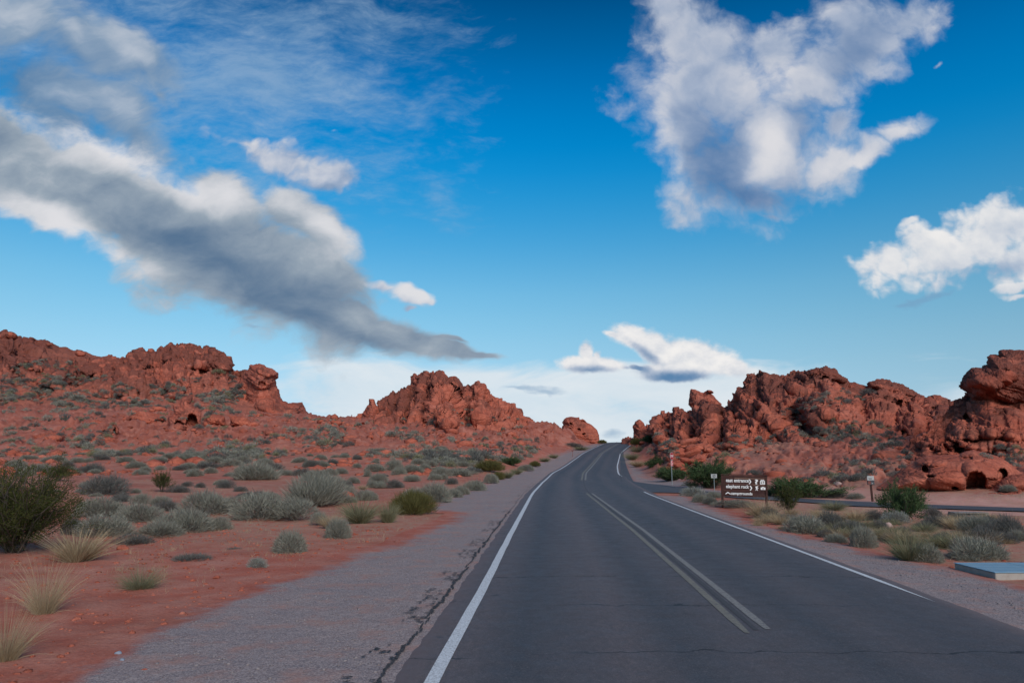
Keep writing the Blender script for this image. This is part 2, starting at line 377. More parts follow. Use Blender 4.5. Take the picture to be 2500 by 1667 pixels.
# ------------------------------------------------------------------ materials
def mat(name):
    m = bpy.data.materials.new(name); m.use_nodes = True
    m.node_tree.nodes.clear()
    return m, m.node_tree
class B:
    """small node builder"""
    def __init__(s, name):
        s.m, s.t = mat(name)
        s.out = s.n('ShaderNodeOutputMaterial')
        s.p = s.n('ShaderNodeBsdfPrincipled'); s.l(s.p.outputs[0], s.out.inputs[0])
        s.co = s.n('ShaderNodeTexCoord').outputs['Object']
    def n(s, t, **k):
        x = s.t.nodes.new(t)
        for a, b in k.items(): setattr(x, a, b)
        return x
    def l(s, a, b): s.t.links.new(a, b)
    def noise(s, scale, detail=4, rough=.55, vec=None, stretch=None, dist=0.0):
        v = vec or s.co
        if stretch:
            mp = s.n('ShaderNodeMapping'); s.l(v, mp.inputs[0]); mp.inputs['Scale'].default_value = stretch[:3]
            if len(stretch) > 3: mp.inputs['Rotation'].default_value = stretch[3:]
            v = mp.outputs[0]
        x = s.n('ShaderNodeTexNoise'); s.l(v, x.inputs['Vector'])
        x.inputs['Scale'].default_value = scale; x.inputs['Detail'].default_value = detail; x.inputs['Roughness'].default_value = rough; x.inputs['Distortion'].default_value = dist
        return x.outputs[0]
    def vor(s, scale, feature='F1', out='Distance', rand=1.0, vec=None):
        x = s.n('ShaderNodeTexVoronoi', feature=feature); s.l(vec or s.co, x.inputs['Vector'])
        x.inputs['Scale'].default_value = scale; x.inputs['Randomness'].default_value = rand
        return x.outputs[out]
    def ramp(s, f, *stops):
        x = s.n('ShaderNodeValToRGB'); s.l(f, x.inputs[0]); e = x.color_ramp.elements
        while len(e) < len(stops): e.new(0.5)
        for el, (p, c) in zip(e, stops):
            el.position = p; el.color = (c, c, c, 1) if isinstance(c, (int, float)) else (*c, 1)
        return x.outputs[0]
    def mix(s, f, a, b, blend='MIX'):
        x = s.n('ShaderNodeMix', data_type='RGBA', blend_type=blend)
        for i, v in ((0, f), (6, a), (7, b)):
            if isinstance(v, (int, float)): x.inputs[i].default_value = v
            elif isinstance(v, tuple): x.inputs[i].default_value = (*v, 1)
            else: s.l(v, x.inputs[i])
        return x.outputs[2]
    def math(s, op, a, b=None, c=None, clamp=False):
        x = s.n('ShaderNodeMath', operation=op, use_clamp=clamp)
        for i, v in enumerate((a, b, c)):
            if v is None: continue
            if isinstance(v, (int, float)): x.inputs[i].default_value = v
            else: s.l(v, x.inputs[i])
        return x.outputs[0]
    def attr(s, name):
        x = s.n('ShaderNodeAttribute', attribute_name=name); return x.outputs['Fac']
    def rand(s): return s.n('ShaderNodeObjectInfo').outputs['Random']
    def bump(s, h, strength, dist, prev=None):
        x = s.n('ShaderNodeBump'); x.inputs['Strength'].default_value = strength; x.inputs['Distance'].default_value = dist
        s.l(h, x.inputs['Height'])
        if prev: s.l(prev, x.inputs['Normal'])
        return x.outputs[0]
    def done(s, col, rough=.9, normal=None, spec=.25, metal=0.0):
        if isinstance(col, tuple): s.p.inputs['Base Color'].default_value = (*col, 1)
        else: s.l(col, s.p.inputs['Base Color'])
        if isinstance(rough, (int, float)): s.p.inputs['Roughness'].default_value = rough
        else: s.l(rough, s.p.inputs['Roughness'])
        s.p.inputs['Specular IOR Level'].default_value = spec; s.p.inputs['Metallic'].default_value = metal
        if normal: s.l(normal, s.p.inputs['Normal'])
        return s.m

def ground_material():
    b = B('red_soil_and_gravel')
    big = b.noise(0.16, 4); med = b.noise(1.1, 5, .6); fine = b.noise(26, 4, .7); grit = b.vor(70, 'F1', 'Color')
    soil = b.ramp(big, (.30, (.30, .082, .054)), (.52, (.40, .118, .079)), (.70, (.445, .158, .110)))
    soil = b.mix(b.ramp(med, (.40, 0.0), (.66, .75)), soil, (.47, .225, .170))
    soil = b.mix(b.ramp(b.noise(.35, 5, .62), (.50, 0.0), (.66, .5)), soil, (.26, .074, .050))
    soil = b.mix(b.ramp(fine, (.38, .42), (.60, 0.0)), soil, (.20, .056, .040))
    # small stones, tan and red
    st = b.ramp(b.vor(9.0), (.10, 1.0), (.17, 0.0)); keep = b.ramp(b.noise(5.3, 2), (.52, 0.0), (.60, 1.0))
    soil = b.mix(b.math('MULTIPLY', st, keep), soil, b.mix(b.noise(7, 1), (.52, .26, .20), (.30, .085, .06)))
    st2 = b.ramp(b.vor(26.0), (.12, .9), (.20, 0.0)); keep2 = b.ramp(b.noise(11, 2), (.53, 0.0), (.60, 1.0))
    soil = b.mix(b.math('MULTIPLY', st2, keep2), soil, b.mix(b.noise(17, 1), (.56, .36, .30), (.20, .07, .055)))
    rk = b.math('MULTIPLY', b.attr('rock'), b.ramp(b.noise(.55, 6, .70), (.38, .95), (.60, .15)))
    soil = b.mix(rk, soil, b.mix(b.ramp(b.noise(.9, 5, .7), (.4, 0.0), (.65, 1.0)), (.24, .070, .048), (.40, .135, .095)))
    dry = b.attr('dry')
    soil = b.mix(b.math('MULTIPLY', dry, b.ramp(b.noise(3.4, 5, .65), (.34, 0.0), (.58, .85))), soil, (.34, .215, .15))
    gr = b.mix(b.ramp(b.noise(.55, 4), (.35, 0.0), (.65, 1.0)), (.245, .198, .200), (.310, .235, .222))
    gr = b.mix(.55, gr, b.ramp(grit, (.15, (.07, .062, .07)), (.5, (.24, .20, .20)), (.88, (.42, .36, .34))))
    gr = b.mix(b.ramp(b.noise(1.7, 5, .65), (.50, 0.0), (.68, .6)), gr, (.36, .19, .15))
    g = b.math('ADD', b.attr('gravel'), b.math('MULTIPLY', b.math('SUBTRACT', b.noise(1.3, 6, .70), .5), 1.5))
    g = b.ramp(g, (.28, 0.0), (.68, 1.0))
    pale = b.attr('pale')
    soil = b.mix(b.math('MULTIPLY', pale, b.ramp(b.noise(.9, 5, .6), (.30, .35), (.62, 1.0))), soil, (.56, .30, .25))
    col = b.mix(g, soil, gr)
    n1 = b.bump(b.noise(2.2, 6, .68), .55, .10)
    n2 = b.bump(b.noise(24, 4, .72), .5, .016, n1)
    n3 = b.bump(b.vor(75, 'F1'), .40, .007, n2)
    return b.done(col, .95, n3, .12)
MAT_GROUND = ground_material()

def asphalt_material():
    b = B('worn_asphalt')
    lat = b.attr('lateral')              # metres from the left edge line
    wheel = b.ramp(b.math('DIVIDE', lat, 8.0), (.0, .8), (.03, .8), (.10, .08), (.17, .50), (.25, .92), (.33, .12), (.405, .5), (.48, .35), (.56, .05), (.64, .55), (.74, .12), (.84, .5), (1.0, .8))
    warm = b.mix(b.ramp(b.noise(.45, 4), (.3, .0), (.7, 1.0)), (.134, .100, .101), (.156, .118, .116))
    dark = (.038, .042, .052)
    f = b.math('ADD', wheel, b.math('MULTIPLY', b.math('SUBTRACT', b.noise(.5, 5, .65, stretch=(1, .05, 1)), .5), 1.1), clamp=True)
    col = b.mix(f, dark, warm)
    col = b.mix(b.ramp(b.vor(95, 'F1', 'Color'), (.3, 0.0), (.95, .50)), col, (.19, .165, .165))
    col = b.mix(b.ramp(b.noise(60, 3, .7), (.40, .5), (.58, 0.0)), col, (.030, .030, .034))
    col = b.mix(b.ramp(b.noise(17, 5, .75, stretch=(1, .35, 1)), (.34, .55), (.66, 0.0)), col, (.045, .044, .049))
    col = b.mix(b.ramp(b.noise(23, 4, .75), (.56, 0.0), (.72, .45)), col, (.185, .16, .158))
    rim = b.ramp(b.math('ADD', b.attr('rim'), b.math('MULTIPLY', b.math('SUBTRACT', b.noise(2.0, 5, .65), .5), .5)), (.30, .0), (.75, .85))
    col = b.mix(rim, col, b.mix(b.noise(14, 4), (.16, .115, .11), (.10, .075, .075)))
    spot = b.ramp(b.noise(2.6, 2), (.70, 0.0), (.76, .5))
    col = b.mix(spot, col, (.022, .022, .025))
    # hairline cracks across the lanes
    cv = b.noise(.9, 6, .6)
    mp = b.n('ShaderNodeSeparateXYZ'); b.l(b.co, mp.inputs[0])
    yw = b.math('ADD', mp.outputs[1], b.math('MULTIPLY', b.noise(.8, 5, .6), 1.0))
    saw = b.math('ABSOLUTE', b.math('SUBTRACT', b.math('FRACT', b.math('DIVIDE', yw, 2.6)), .5))
    ck = b.math('MULTIPLY', b.ramp(saw, (.004, 1.0), (.0075, 0.0)), b.ramp(b.noise(.5, 2), (.40, 0.0), (.48, .85)))
    col = b.mix(ck, col, (.012, .012, .013))
    n1 = b.bump(b.noise(85, 3, .7), .35, .006)
    n2 = b.bump(b.noise(1.1, 4), .15, .03, n1)
    return b.done(col, b.ramp(b.noise(3, 3), (.3, .62), (.7, .78)), n2, .35)
MAT_ASPHALT = asphalt_material()
def paint_material(name, c, wear, seed):
    b = B(name)
    k = b.ramp(b.noise(9 + seed, 6, .72), (wear - .10, 0.0), (wear + .05, 1.0))
    k2 = b.ramp(b.noise(42, 3, .7), (.30, .35), (.52, 1.0))
    k3 = b.ramp(b.vor(95, 'F1', 'Color'), (.1, .55), (.5, 1.0))
    col = b.mix(b.math('MULTIPLY', b.math('MULTIPLY', k, k2), k3), (.095, .088, .090), b.mix(b.noise(3, 3), c, tuple(v * .86 for v in c)))
    return b.done(col, .7, b.bump(b.noise(85, 3, .7), .3, .005), .3)
MAT_WHITE = paint_material('road_paint_white', (.66, .68, .70), .30, 0)
MAT_YELLOW = paint_material('road_paint_faded_yellow', (.215, .195, .150), .46, 3)
MAT_PALE = paint_material('road_paint_faded_pale', (.25, .235, .215), .45, 7)
bb = B('crumbled_tar'); MAT_TAR = bb.done(bb.mix(bb.ramp(bb.noise(22, 5, .7), (.35, 0.0), (.65, 1.0)), (.020, .019, .021), (.075, .066, .066)), .8, bb.bump(bb.noise(30, 5, .7), .8, .03), .3)

# ------------------------------------------------------------------ road alignment
YL = np.array([-14, 0, 7.6, 9.9, 19.4, 30, 43.6, 60, 80, 97, 115, 134, 152, 170, 186, 200, 220, 250], float)
XL = np.array([-1.2, -1.0, -.84, -.62, -.14, .44, 1.18, 2.42, 4.3, 6.9, 9.6, 12.7, 16.6, 20.6, 24.4, 27.8, 32.8, 40.5], float)
XR = np.array([5.9, 6.05, 6.2, 6.29, 6.70, 7.15, 7.78, 9.2, 11.3, 13.6, 16.4, 19.4, 23.3, 27.3, 31.1, 34.5, 39.5, 47.2], float)
YZ = np.array([-30, 0, 55, 66, 78, 90, 105, 120, 136, 152, 168, 182, 194, 204, 216, 232, 260, 330, 3000], float)
ZZ = np.array([0, 0, 0, .06, .24, .55, 1.10, 1.75, 2.62, 3.62, 4.55, 5.22, 5.50, 5.42, 4.9, 3.6, 1.0, -2, -4], float)
_yy = np.linspace(-30, 330, 1441)
def _sm(ys, vs, w=25):
    v = np.interp(_yy, ys, vs); k = np.hanning(w); k /= k.sum()
    return np.convolve(np.pad(v, w // 2, mode='edge'), k, 'valid')
_L, _R, _Z = _sm(YL, XL, 49), _sm(YL, XR, 49), _sm(YZ, ZZ, 41)
def road_l(y): return np.interp(y, _yy, _L)
def road_r(y): return np.interp(y, _yy, _R)
def road_z(y): return np.interp(y, _yy, _Z)

# ------------------------------------------------------------------ ground heights
def px_ctl(px, py, Y):
    p = at(px, py, Y); return (float(p[0]), float(p[1]), float(p[2]))
CTL = []
for y in (2, 10, 20, 32, 45):
    for x in (-40, -22, -10, -4): CTL.append((x, y, 0.02 * max(0, -x - 6)))
for y in (2, 12, 22, 32):
    for x in (10, 18, 32, 50): CTL.append((x, y, 0.0))
for px, py, Y in [(-250, 1165, 62), (100, 1168, 60), (400, 1170, 60), (700, 1172, 60), (950, 1172, 60),
                  (-250, 1112, 90), (100, 1114, 89), (400, 1115, 88), (700, 1114, 86), (882, 1113, 85), (1063, 1104, 92), (1180, 1112, 95),
                  (-250, 1060, 118), (100, 1062, 116), (400, 1063, 116), (650, 1062, 118), (850, 1060, 125), (1095, 1056, 136), (1276, 1094, 121), (1230, 1070, 140),
                  (-250, 1015, 145), (100, 1016, 144), (350, 1015, 146), (560, 1018, 148), (700, 1030, 160), (808, 1024, 192), (960, 1035, 165), (1180, 1045, 155), (1382, 1050, 162), (1463, 1073, 180),
                  (-250, 1000, 180), (100, 1000, 180), (350, 1000, 180), (560, 1008, 180), (-100, 1000, 230), (300, 1000, 230),
                  (1573, 1086, 130), (1530, 1082, 165), (1640, 1112, 85), (1701, 1140, 66), (1754, 1116, 72), (1850, 1138, 60), (2020, 1118, 62), (2126, 1169, 46), (2020, 1080, 85), (2179, 1110, 62), (2300, 1060, 104), (1850, 1090, 85), (2250, 1195, 40), (2480, 1205, 36), (2700, 1205, 36), (2380, 1155, 48), (2600, 1140, 52)]:
    CTL.append(px_ctl(px, py, Y))
for x, y, z in [(-60, 250, 9), (-30, 250, 8), (0, 250, 6), (-120, 300, 6), (60, 250, 3), (100, 200, 4), (100, 120, 7), (80, 80, 5), (140, 160, 3), (-180, 200, 16), (-200, 120, 7), (-140, 60, 2), (-90, 20, 1), (-90, -20, .5), (-10, -25, 0), (60, -25, 0), (90, 30, 1.5), (0, 400, -4), (-250, 420, -4), (250, 420, -4), (250, 100, 2), (-330, 60, 2), (250, -40, 0), (-250, -60, 0)]:
    CTL.append((x, y, z))
for y in (8, 20, 35, 50, 65, 80, 97, 115, 134, 152, 170, 186, 200, 220):
    z = float(road_z(y))
    CTL += [(float(road_l(y)) - 1.5, y, z), (float(road_r(y)) + 1.5, y, z)]
CT_ = np.array(CTL, float); S_ = 50.0
def _tps_k(r2): return np.where(r2 > 1e-12, r2 * np.log(np.maximum(r2, 1e-12)), 0)
_P = CT_[:, :2] / S_
_A = _tps_k(((_P[:, None] - _P[None]) ** 2).sum(-1)) + np.eye(len(_P)) * 2e-3
_Q = np.hstack([np.ones((len(_P), 1)), _P])
_sol = np.linalg.solve(np.block([[_A, _Q], [_Q.T, np.zeros((3, 3))]]), np.concatenate([CT_[:, 2], np.zeros(3)]))
def tps(x, y):
    sh = np.shape(x); q = np.stack([np.ravel(x), np.ravel(y)], -1) / S_
    out = np.empty(len(q))
    for i in range(0, len(q), 20000):
        s = q[i:i + 20000]
        out[i:i + 20000] = _tps_k(((s[:, None] - _P[None]) ** 2).sum(-1)) @ _sol[:len(_P)] + _sol[-3] + s @ _sol[-2:]
    return out.reshape(sh)

# side road: traced edges lie on the flat ground
SIDE_FAR = [(1515, 1128), (1528, 1150), (1547, 1176), (1585, 1181), (1631, 1185), (1691, 1196), (1780, 1204), (1872, 1211), (1974, 1217.5), (2140, 1226), (2251, 1231), (2380, 1235.5), (2500, 1239.5), (2640, 1244), (2900, 1252), (3700, 1276)]
SIDE_NEAR = [(1500, 1210), (1568, 1202), (1610, 1201.5), (1664, 1203), (1720, 1208), (1800, 1215), (1880, 1220), (1974, 1226), (2082, 1235), (2251, 1240), (2380, 1244), (2500, 1248), (2640, 1252), (2900, 1260), (3700, 1288)]
sfar = flat(*np.array(SIDE_FAR).T); snear = flat(*np.array(SIDE_NEAR).T)
def poly_dist(x, y, pl):
    d = np.full(np.shape(x), 1e9)
    for a, b in zip(pl[:-1], pl[1:]):
        ax, ay, bx, by = a[0], a[1], b[0], b[1]
        t = np.clip(((x - ax) * (bx - ax) + (y - ay) * (by - ay)) / ((bx - ax) ** 2 + (by - ay) ** 2 + 1e-9), 0, 1)
        d = np.minimum(d, np.hypot(x - ax - t * (bx - ax), y - ay - t * (by - ay)))
    return d
def inside(x, y, poly):
    r = np.zeros(np.shape(x), bool)
    for (ax, ay), (bx, by) in zip(poly, np.roll(poly, -1, 0)):
        c = ((ay > y) != (by > y)) & (x < (bx - ax) * (y - ay) / (by - ay + 1e-12) + ax)
        r ^= c
    return r
SIDE_POLY = np.vstack([sfar[:, :2], snear[::-1, :2]])
SIDE_MID = [((a + b) / 2) for a, b in zip(sfar[3:, :2], snear[[3, 3, 4, 5, 6, 7, 8, 9, 10, 11, 12, 13, 14], :2])]

# gravel shoulders (their outer limits were traced and lie on the near, flat ground)
GL = [(-200, 1900), (60, 1730), (188, 1664), (325, 1581), (452, 1516), (578, 1465), (700, 1418), (763, 1404), (889, 1353), (998, 1324), (1052, 1295), (1120, 1268), (1140, 1250), (1048, 1243), (1088, 1219), (1186, 1183)]
gl = flat(*np.array(GL).T)[:, :2]
gl_far = np.array([[road_l(y) - w, y] for y, w in ((75, 4.2), (90, 4.2), (105, 4.2), (120, 4.0), (135, 3.6), (152, 3.0), (172, 2.2), (190, 1.4))])
GL_OUT = np.vstack([gl, gl_far])
GL_IN = np.array([[road_l(y) + .2, y] for y in (190, 172, 152, 135, 120, 105, 90, 75, 60, 45, 30, 20, 12, 6, 2, -2)])
GL_POLY = np.vstack([GL_OUT, GL_IN])
GR = [(1661, 1210), (1759, 1249), (1831, 1279), (1937, 1305), (2022, 1324), (2140, 1354), (2193, 1363), (2331, 1394), (2500, 1440), (2720, 1500), (3100, 1620)]
gr_ = flat(*np.array(GR).T)[:, :2]
GR_IN = np.array([[road_r(y) - .4, y] for y in (3, 8, 14, 20, 28, 36, 43)])
GR_POLY = np.vstack([GR_IN, gr_[0:1] + [[-1.5, 1.0]], gr_, [[30, 3]]])
GR2_POLY = np.vstack([[[road_r(y) - .3, y] for y in (62, 75, 90, 105, 125, 150)], [[road_r(y) + w, y] for y, w in ((150, 1.2), (125, 1.6), (105, 2.0), (90, 2.6), (78, 2.8), (66, 2.4))], flat(np.array([1560, 1640, 1700, 1770]), np.array([1165, 1176, 1188, 1199]))[:, :2], flat(np.array([1770, 1690, 1631, 1547, 1528]), np.array([1206, 1198, 1187, 1178, 1150]))[:, :2]])
def gravel_amount(x, y):
    g = np.zeros(np.shape(x))
    for poly, soft in ((GL_POLY, .5), (GR_POLY, .5), (GR2_POLY, .5)):
        near = (x > poly[:, 0].min() - 3) & (x < poly[:, 0].max() + 3) & (y > poly[:, 1].min() - 3) & (y < poly[:, 1].max() + 3)
        xs, ys = x[near], y[near]
        d = poly_dist(xs, ys, np.vstack([poly, poly[:1]])) * np.where(inside(xs, ys, poly), 1, -1)
        g[near] = np.maximum(g[near], np.clip(.5 + d / (2 * (soft + .012 * ys)), 0, 1))
    return g
PALE = [(1700, 1104), (1790, 1120), (1860, 1143), (1940, 1160), (2020, 1178), (2100, 1190), (2180, 1205), (2330, 1212), (2520, 1222)]   # pinkish trail and slickrock apron, right
def road_mask(x, y):
    """1 on the asphalt and its verge, 0 away from it"""
    l, r = road_l(y), road_r(y)
    d = np.maximum(l - 2.2 - x, x - r - 1.6)
    m = 1 - sstep(d, 0, 5)
    m = np.where((y < -12) | (y > 240), 0, m)
    ds = poly_dist(x, y, SIDE_MID); m = np.maximum(m, 1 - sstep(ds, 2.6, 5.5))
    return m
def ground_base(x, y):
    z = tps(x, y)
    r = np.hypot(x, y); z = np.where(r > 330, z * 0 - 4, z * (1 - sstep(r, 270, 330)) - 4 * sstep(r, 270, 330))
    m = road_mask(x, y)
    return z * (1 - m) + road_z(np.clip(y, -30, 330)) * m, m

NTH, NR = 940, 560
th = np.linspace(-R(62), R(62), NTH); rr = np.geomspace(2.0, 330.0, NR - 8); rr = np.concatenate([rr, np.geomspace(360, 6000, 8)])
TH, RR = np.meshgrid(th, rr)
GX, GY = RR * np.sin(TH), RR * np.cos(TH)
gz, gm = ground_base(GX, GY)
gp = np.stack([GX, GY, np.zeros_like(GX)], -1).reshape(-1, 3)
nearf = sstep(RR, 4, 30)
away = (1 - gm)
gz = gz + away * (fbm(gp, 1.3, 4, 11).reshape(gz.shape) * .07 + fbm(gp, 7.0, 4, 12).reshape(gz.shape) * (.10 + .45 * sstep(RR, 50, 110)))
hill = away * sstep(gz, 1.2, 5.0) * (RR < 300)
gz = gz + hill * (fbm(gp, 9, 5, 21, mode='ridge').reshape(gz.shape) * 1.0 + np.maximum(0, fbm(gp, 3.0, 5, 22, .62).reshape(gz.shape) + .05) * 1.5)
GG = gravel_amount(GX, GY)
flat_ = np.stack([GX, GY, gz], -1).reshape(-1, 3)
PLG = at(*np.array(PALE).T, np.array([78, 72, 62, 56, 50, 46, 42, 39, 36]))[:, :2]
def rocky_ground(mask, s, seed, dip, amp, bed=.45):
    k = (mask > .02).ravel(); h = np.zeros(gz.size); h[k] = crag(flat_[k] * np.array([1, 1, 1.8]), s, seed, dip, amp, bed, .8) * mask.ravel()[k]; return h.reshape(gz.shape)
lmask = away * sstep(GY, 84, 112) * (GX < road_l(np.clip(GY, 0, 300)) - 7) * (RR < 260) * sstep(fbm(flat_, 13, 4, 61).reshape(gz.shape), -.55, .15)
gz = gz + rocky_ground(lmask, 4.0, 901, (.3, -.3, 1), 1.15, .8)
lmask2 = away * sstep(GY, 40, 60) * (GX < road_l(np.clip(GY, 0, 300)) - 6) * sstep(fbm(flat_, 6, 4, 63).reshape(gz.shape), .05, .5) * (RR < 130)
gz = gz + rocky_ground(lmask2, 1.8, 905, (.3, -.3, 1), .8)
rmask = (GX > 9) * sstep(poly_dist(GX, GY, SIDE_MID), 4.5, 9) * sstep(GY, 36, 46) * (GX > road_r(np.clip(GY, 0, 300)) + 4) * (RR < 200) * (1 - .85 * np.exp(-(poly_dist(GX, GY, PLG) / 1.3) ** 2))
gz = gz + rocky_ground(rmask * away, 2.4, 903, (.55, -.35, 1), .70, .9)
gz = gz - .035 * sstep(gm, .5, 1.0)          # the bed under the road and shoulders
pl = at(*np.array(PALE).T, np.array([78, 72, 62, 56, 50, 46, 42, 39, 36]))[:, :2]
PD = poly_dist(GX, GY, pl)
SD = poly_dist(GX, GY, SIDE_MID)
pale = .35 * (1 - sstep(PD, .5, .95)) * (GX < 17)
pale = np.maximum(pale, .8 * (1 - sstep(SD, 3.5, 7.5)) * sstep(GX, 13, 17) * (GY > 29 - (GX - 17) * .45))
dry = (1 - GG) * sstep(fbm(gp, 14, 3, 31).reshape(gz.shape), -.25, .35) * (1 - sstep(RR, 60, 120))
dry = np.maximum(dry, (GX > road_r(np.clip(GY, 0, 300)) + 3) * (GX < 40) * (GY < 36) * 1.0)
far_rear = np.array([[-6000, -6000, -4.2], [6000, -6000, -4.2], [6000, 2800, -4.2], [-6000, 2800, -4.2]])
GV = np.stack([GX, GY, gz], -1).reshape(-1, 3)
ground = obj('ground', GV, grid_faces(NR, NTH), MAT_GROUND, smooth=True, attrs={'gravel': GG.ravel(), 'pale': pale.ravel(), 'dry': dry.ravel(), 'rock': np.clip(lmask + .8 * lmask2 + rmask, 0, 1).ravel()})
tag(ground, kind='structure')
# the same plain carries on beside and behind the camera
th2 = np.linspace(R(62), R(298), 90); r2 = np.concatenate([[0.01, 1.0, 2.0], np.geomspace(4, 330, 30), [6000]])
T2, R2 = np.meshgrid(th2, r2); x2, y2 = R2 * np.sin(T2), R2 * np.cos(T2)
z2, m2 = ground_base(x2, y2)
v2 = np.stack([x2, y2, np.where(R2 < 3, -.04, z2 - .04)], -1).reshape(-1, 3)
back = obj('plain', v2, grid_faces(len(r2), 90), MAT_GROUND, smooth=True, attrs={'gravel': np.zeros(len(v2)), 'pale': np.zeros(len(v2)), 'dry': np.ones(len(v2)) * .4})
tag(back, kind='structure')
cap_t = np.linspace(-R(62), R(62), 40)
capv = np.vstack([[[0, 0, -.04]], np.stack([2.06 * np.sin(cap_t), 2.06 * np.cos(cap_t), 0 * cap_t - .038], -1)])
tag(obj('verge', capv, [(0, i + 1, i) for i in range(1, 40)], MAT_GROUND), kind='structure')

# heights of the finished sheet, for standing things on it
def ground_z(x, y):
    t = (np.arctan2(x, y) + R(62)) / R(124) * (NTH - 1); r = np.log(np.clip(np.hypot(x, y), 2.0, 329.9) / 2.0) / math.log(330.0 / 2.0) * (NR - 9)
    i = np.clip(np.floor(r).astype(int), 0, NR - 10); j = np.clip(np.floor(t).astype(int), 0, NTH - 2); fi, fj = r - i, t - j
    return (gz[i, j] * (1 - fi) * (1 - fj) + gz[i + 1, j] * fi * (1 - fj) + gz[i, j + 1] * (1 - fi) * fj + gz[i + 1, j + 1] * fi * fj)

# ------------------------------------------------------------------ gravel shoulders: sheets a few mm above the bed
def shoulder(name, poly, zoff, step=.5):
    ys = np.concatenate([np.arange(poly[:, 1].min() - 1, 60, step * .7), np.arange(60, poly[:, 1].max() + 1, 2.0)])
    xs_lo, xs_hi = poly[:, 0].min() - 1, poly[:, 0].max() + 1
    n = 90; V, A, F = [], [], []
    rows = []
    for y in ys:
        xs = np.linspace(xs_lo, xs_hi, 600); ins = inside(xs, np.full(600, y), poly)
        if not ins.any(): rows.append(None); continue
        a, b = xs[ins].min() - .9 - .01 * max(y, 0), xs[ins].max() + .3
        rows.append(np.linspace(a, b, n))
    idx = []; base = 0
    for y, xr in zip(ys, rows):
        if xr is None: idx.append(None); continue
        V.append(np.stack([xr, np.full(n, y), road_z(np.full(n, y)) + zoff], -1)); idx.append(base); base += n
    V = np.vstack(V)
    for a, b in zip(idx[:-1], idx[1:]):
        if a is None or b is None: continue
        k = np.arange(n - 1); F.append(np.stack([a + k, a + k + 1, b + k + 1, b + k], -1))
    F = np.vstack(F)
    g = gravel_amount(V[:, 0], V[:, 1]); dr = np.zeros(len(V))
    keep = (g[F].max(1) > .02) & (road_mask(V[F[:, 0], 0], V[F[:, 0], 1]) > .55)
    V[:, 2] += fbm(V, .9, 3, 5) * .006
    o = obj(name, V, F[keep], MAT_GROUND, smooth=True, attrs={'gravel': g, 'pale': dr, 'dry': dr})
    return tag(o, kind='structure')

# ------------------------------------------------------------------ the road
def road_mesh():
    ys = np.concatenate([np.arange(-12, 40, .12), np.arange(40, 110, .35), np.arange(110, 236, .9)])
    lw = np.stack([np.zeros_like(ys), ys, np.zeros_like(ys)], -1)
    wob = fbm(lw, .8, 4, 41, .6) * .10 + fbm(lw, 3.0, 3, 42) * .08
    wobr = fbm(lw + 50, .9, 4, 43, .6) * .10
    le = road_l(ys) - .50 + wob
    wide = np.interp(ys, [-12, 6, 9, 11.5, 13.5, 17], [.30, .32, .34, .38, .42, .42])
    re = road_r(ys) + wide + wobr
    re = np.where((ys > 43) & (ys < 76), road_r(ys) + .55, re)
    re = np.where(ys > 76, road_r(ys) + .45 + wobr * .8, re)
    n = 46; t = np.linspace(0, 1, n)
    X = le[:, None] + (re - le)[:, None] * t
    Y = np.repeat(ys[:, None], n, 1)
    crown = .05 * (1 - (2 * t - 1) ** 2)
    Z = road_z(Y) + crown + .012
    Z[:, 0] -= .05; Z[:, -1] -= .05
    V = np.stack([X, Y, Z], -1).reshape(-1, 3)
    lat = X - road_l(Y)
    rim = np.maximum(1 - (X - le[:, None]) / .55, 1 - (re[:, None] - X) / .7)
    o = obj('road', V, grid_faces(len(ys), n), MAT_ASPHALT, smooth=True, attrs={'lateral': lat.ravel(), 'rim': np.clip(rim, 0, 1).ravel()})
    return tag(o, kind='structure'), ys, le, re
road, RYS, RLE, RRE = road_mesh()
def road_top(x, y):
    le = np.interp(y, RYS, RLE); re = np.interp(y, RYS, RRE); t = np.clip((x - le) / (re - le), 0, 1)
    return road_z(y) + .05 * (1 - (2 * t - 1) ** 2) + .012
def stripe(name, ys, xa, xb, m, k=4, lift=.005):
    t = np.linspace(0, 1, k); X = xa[:, None] + (xb - xa)[:, None] * t; Y = np.repeat(ys[:, None], k, 1)
    V = np.stack([X, Y, road_top(X, Y) + lift], -1).reshape(-1, 3)
    return obj(name, V, grid_faces(len(ys), k), m, road, smooth=True)
def yr(a, b): return np.arange(a, b, .12 if b < 60 else .3)
y = yr(-6, 205); wl = fbm(np.stack([y * 0, y, y * 0], -1), 2, 3, 51) * .014
stripe('edge_line', y, road_l(y) - .075 + wl, road_l(y) + .075 + wl, MAT_WHITE)
y = yr(11.6, 45.5); w = np.interp(y, [11.6, 13.5], [.03, 1])
stripe('edge_line', y, road_r(y) - .05 * w, road_r(y) + .06 * w, MAT_WHITE)
y = yr(72.5, 205); off = np.interp(y, [72, 78, 88], [.12, 0.0, 0.0])
stripe('edge_line', y, road_r(y) - .075 + off, road_r(y) + .075 + off, MAT_WHITE)
def mid(y): return (road_l(y) + road_r(y)) * .5 + np.interp(y, [7, 13, 22, 35, 49, 62, 100], [.21, .23, .24, .06, -.16, -.14, 0])
for s, m in ((-1, MAT_YELLOW), (1, MAT_PALE)):
    y = yr(9.55 + .1 * s, 43.0); ww = .058 * np.interp(y, [9.4, 10.2], [.5, 1])
    stripe('centre_line', y, mid(y) + s * .155 - ww, mid(y) + s * .155 + ww, m)
    y = yr(64, 205); stripe('centre_line', y, mid(y) + s * .16 - .078, mid(y) + s * .16 + .078, m)
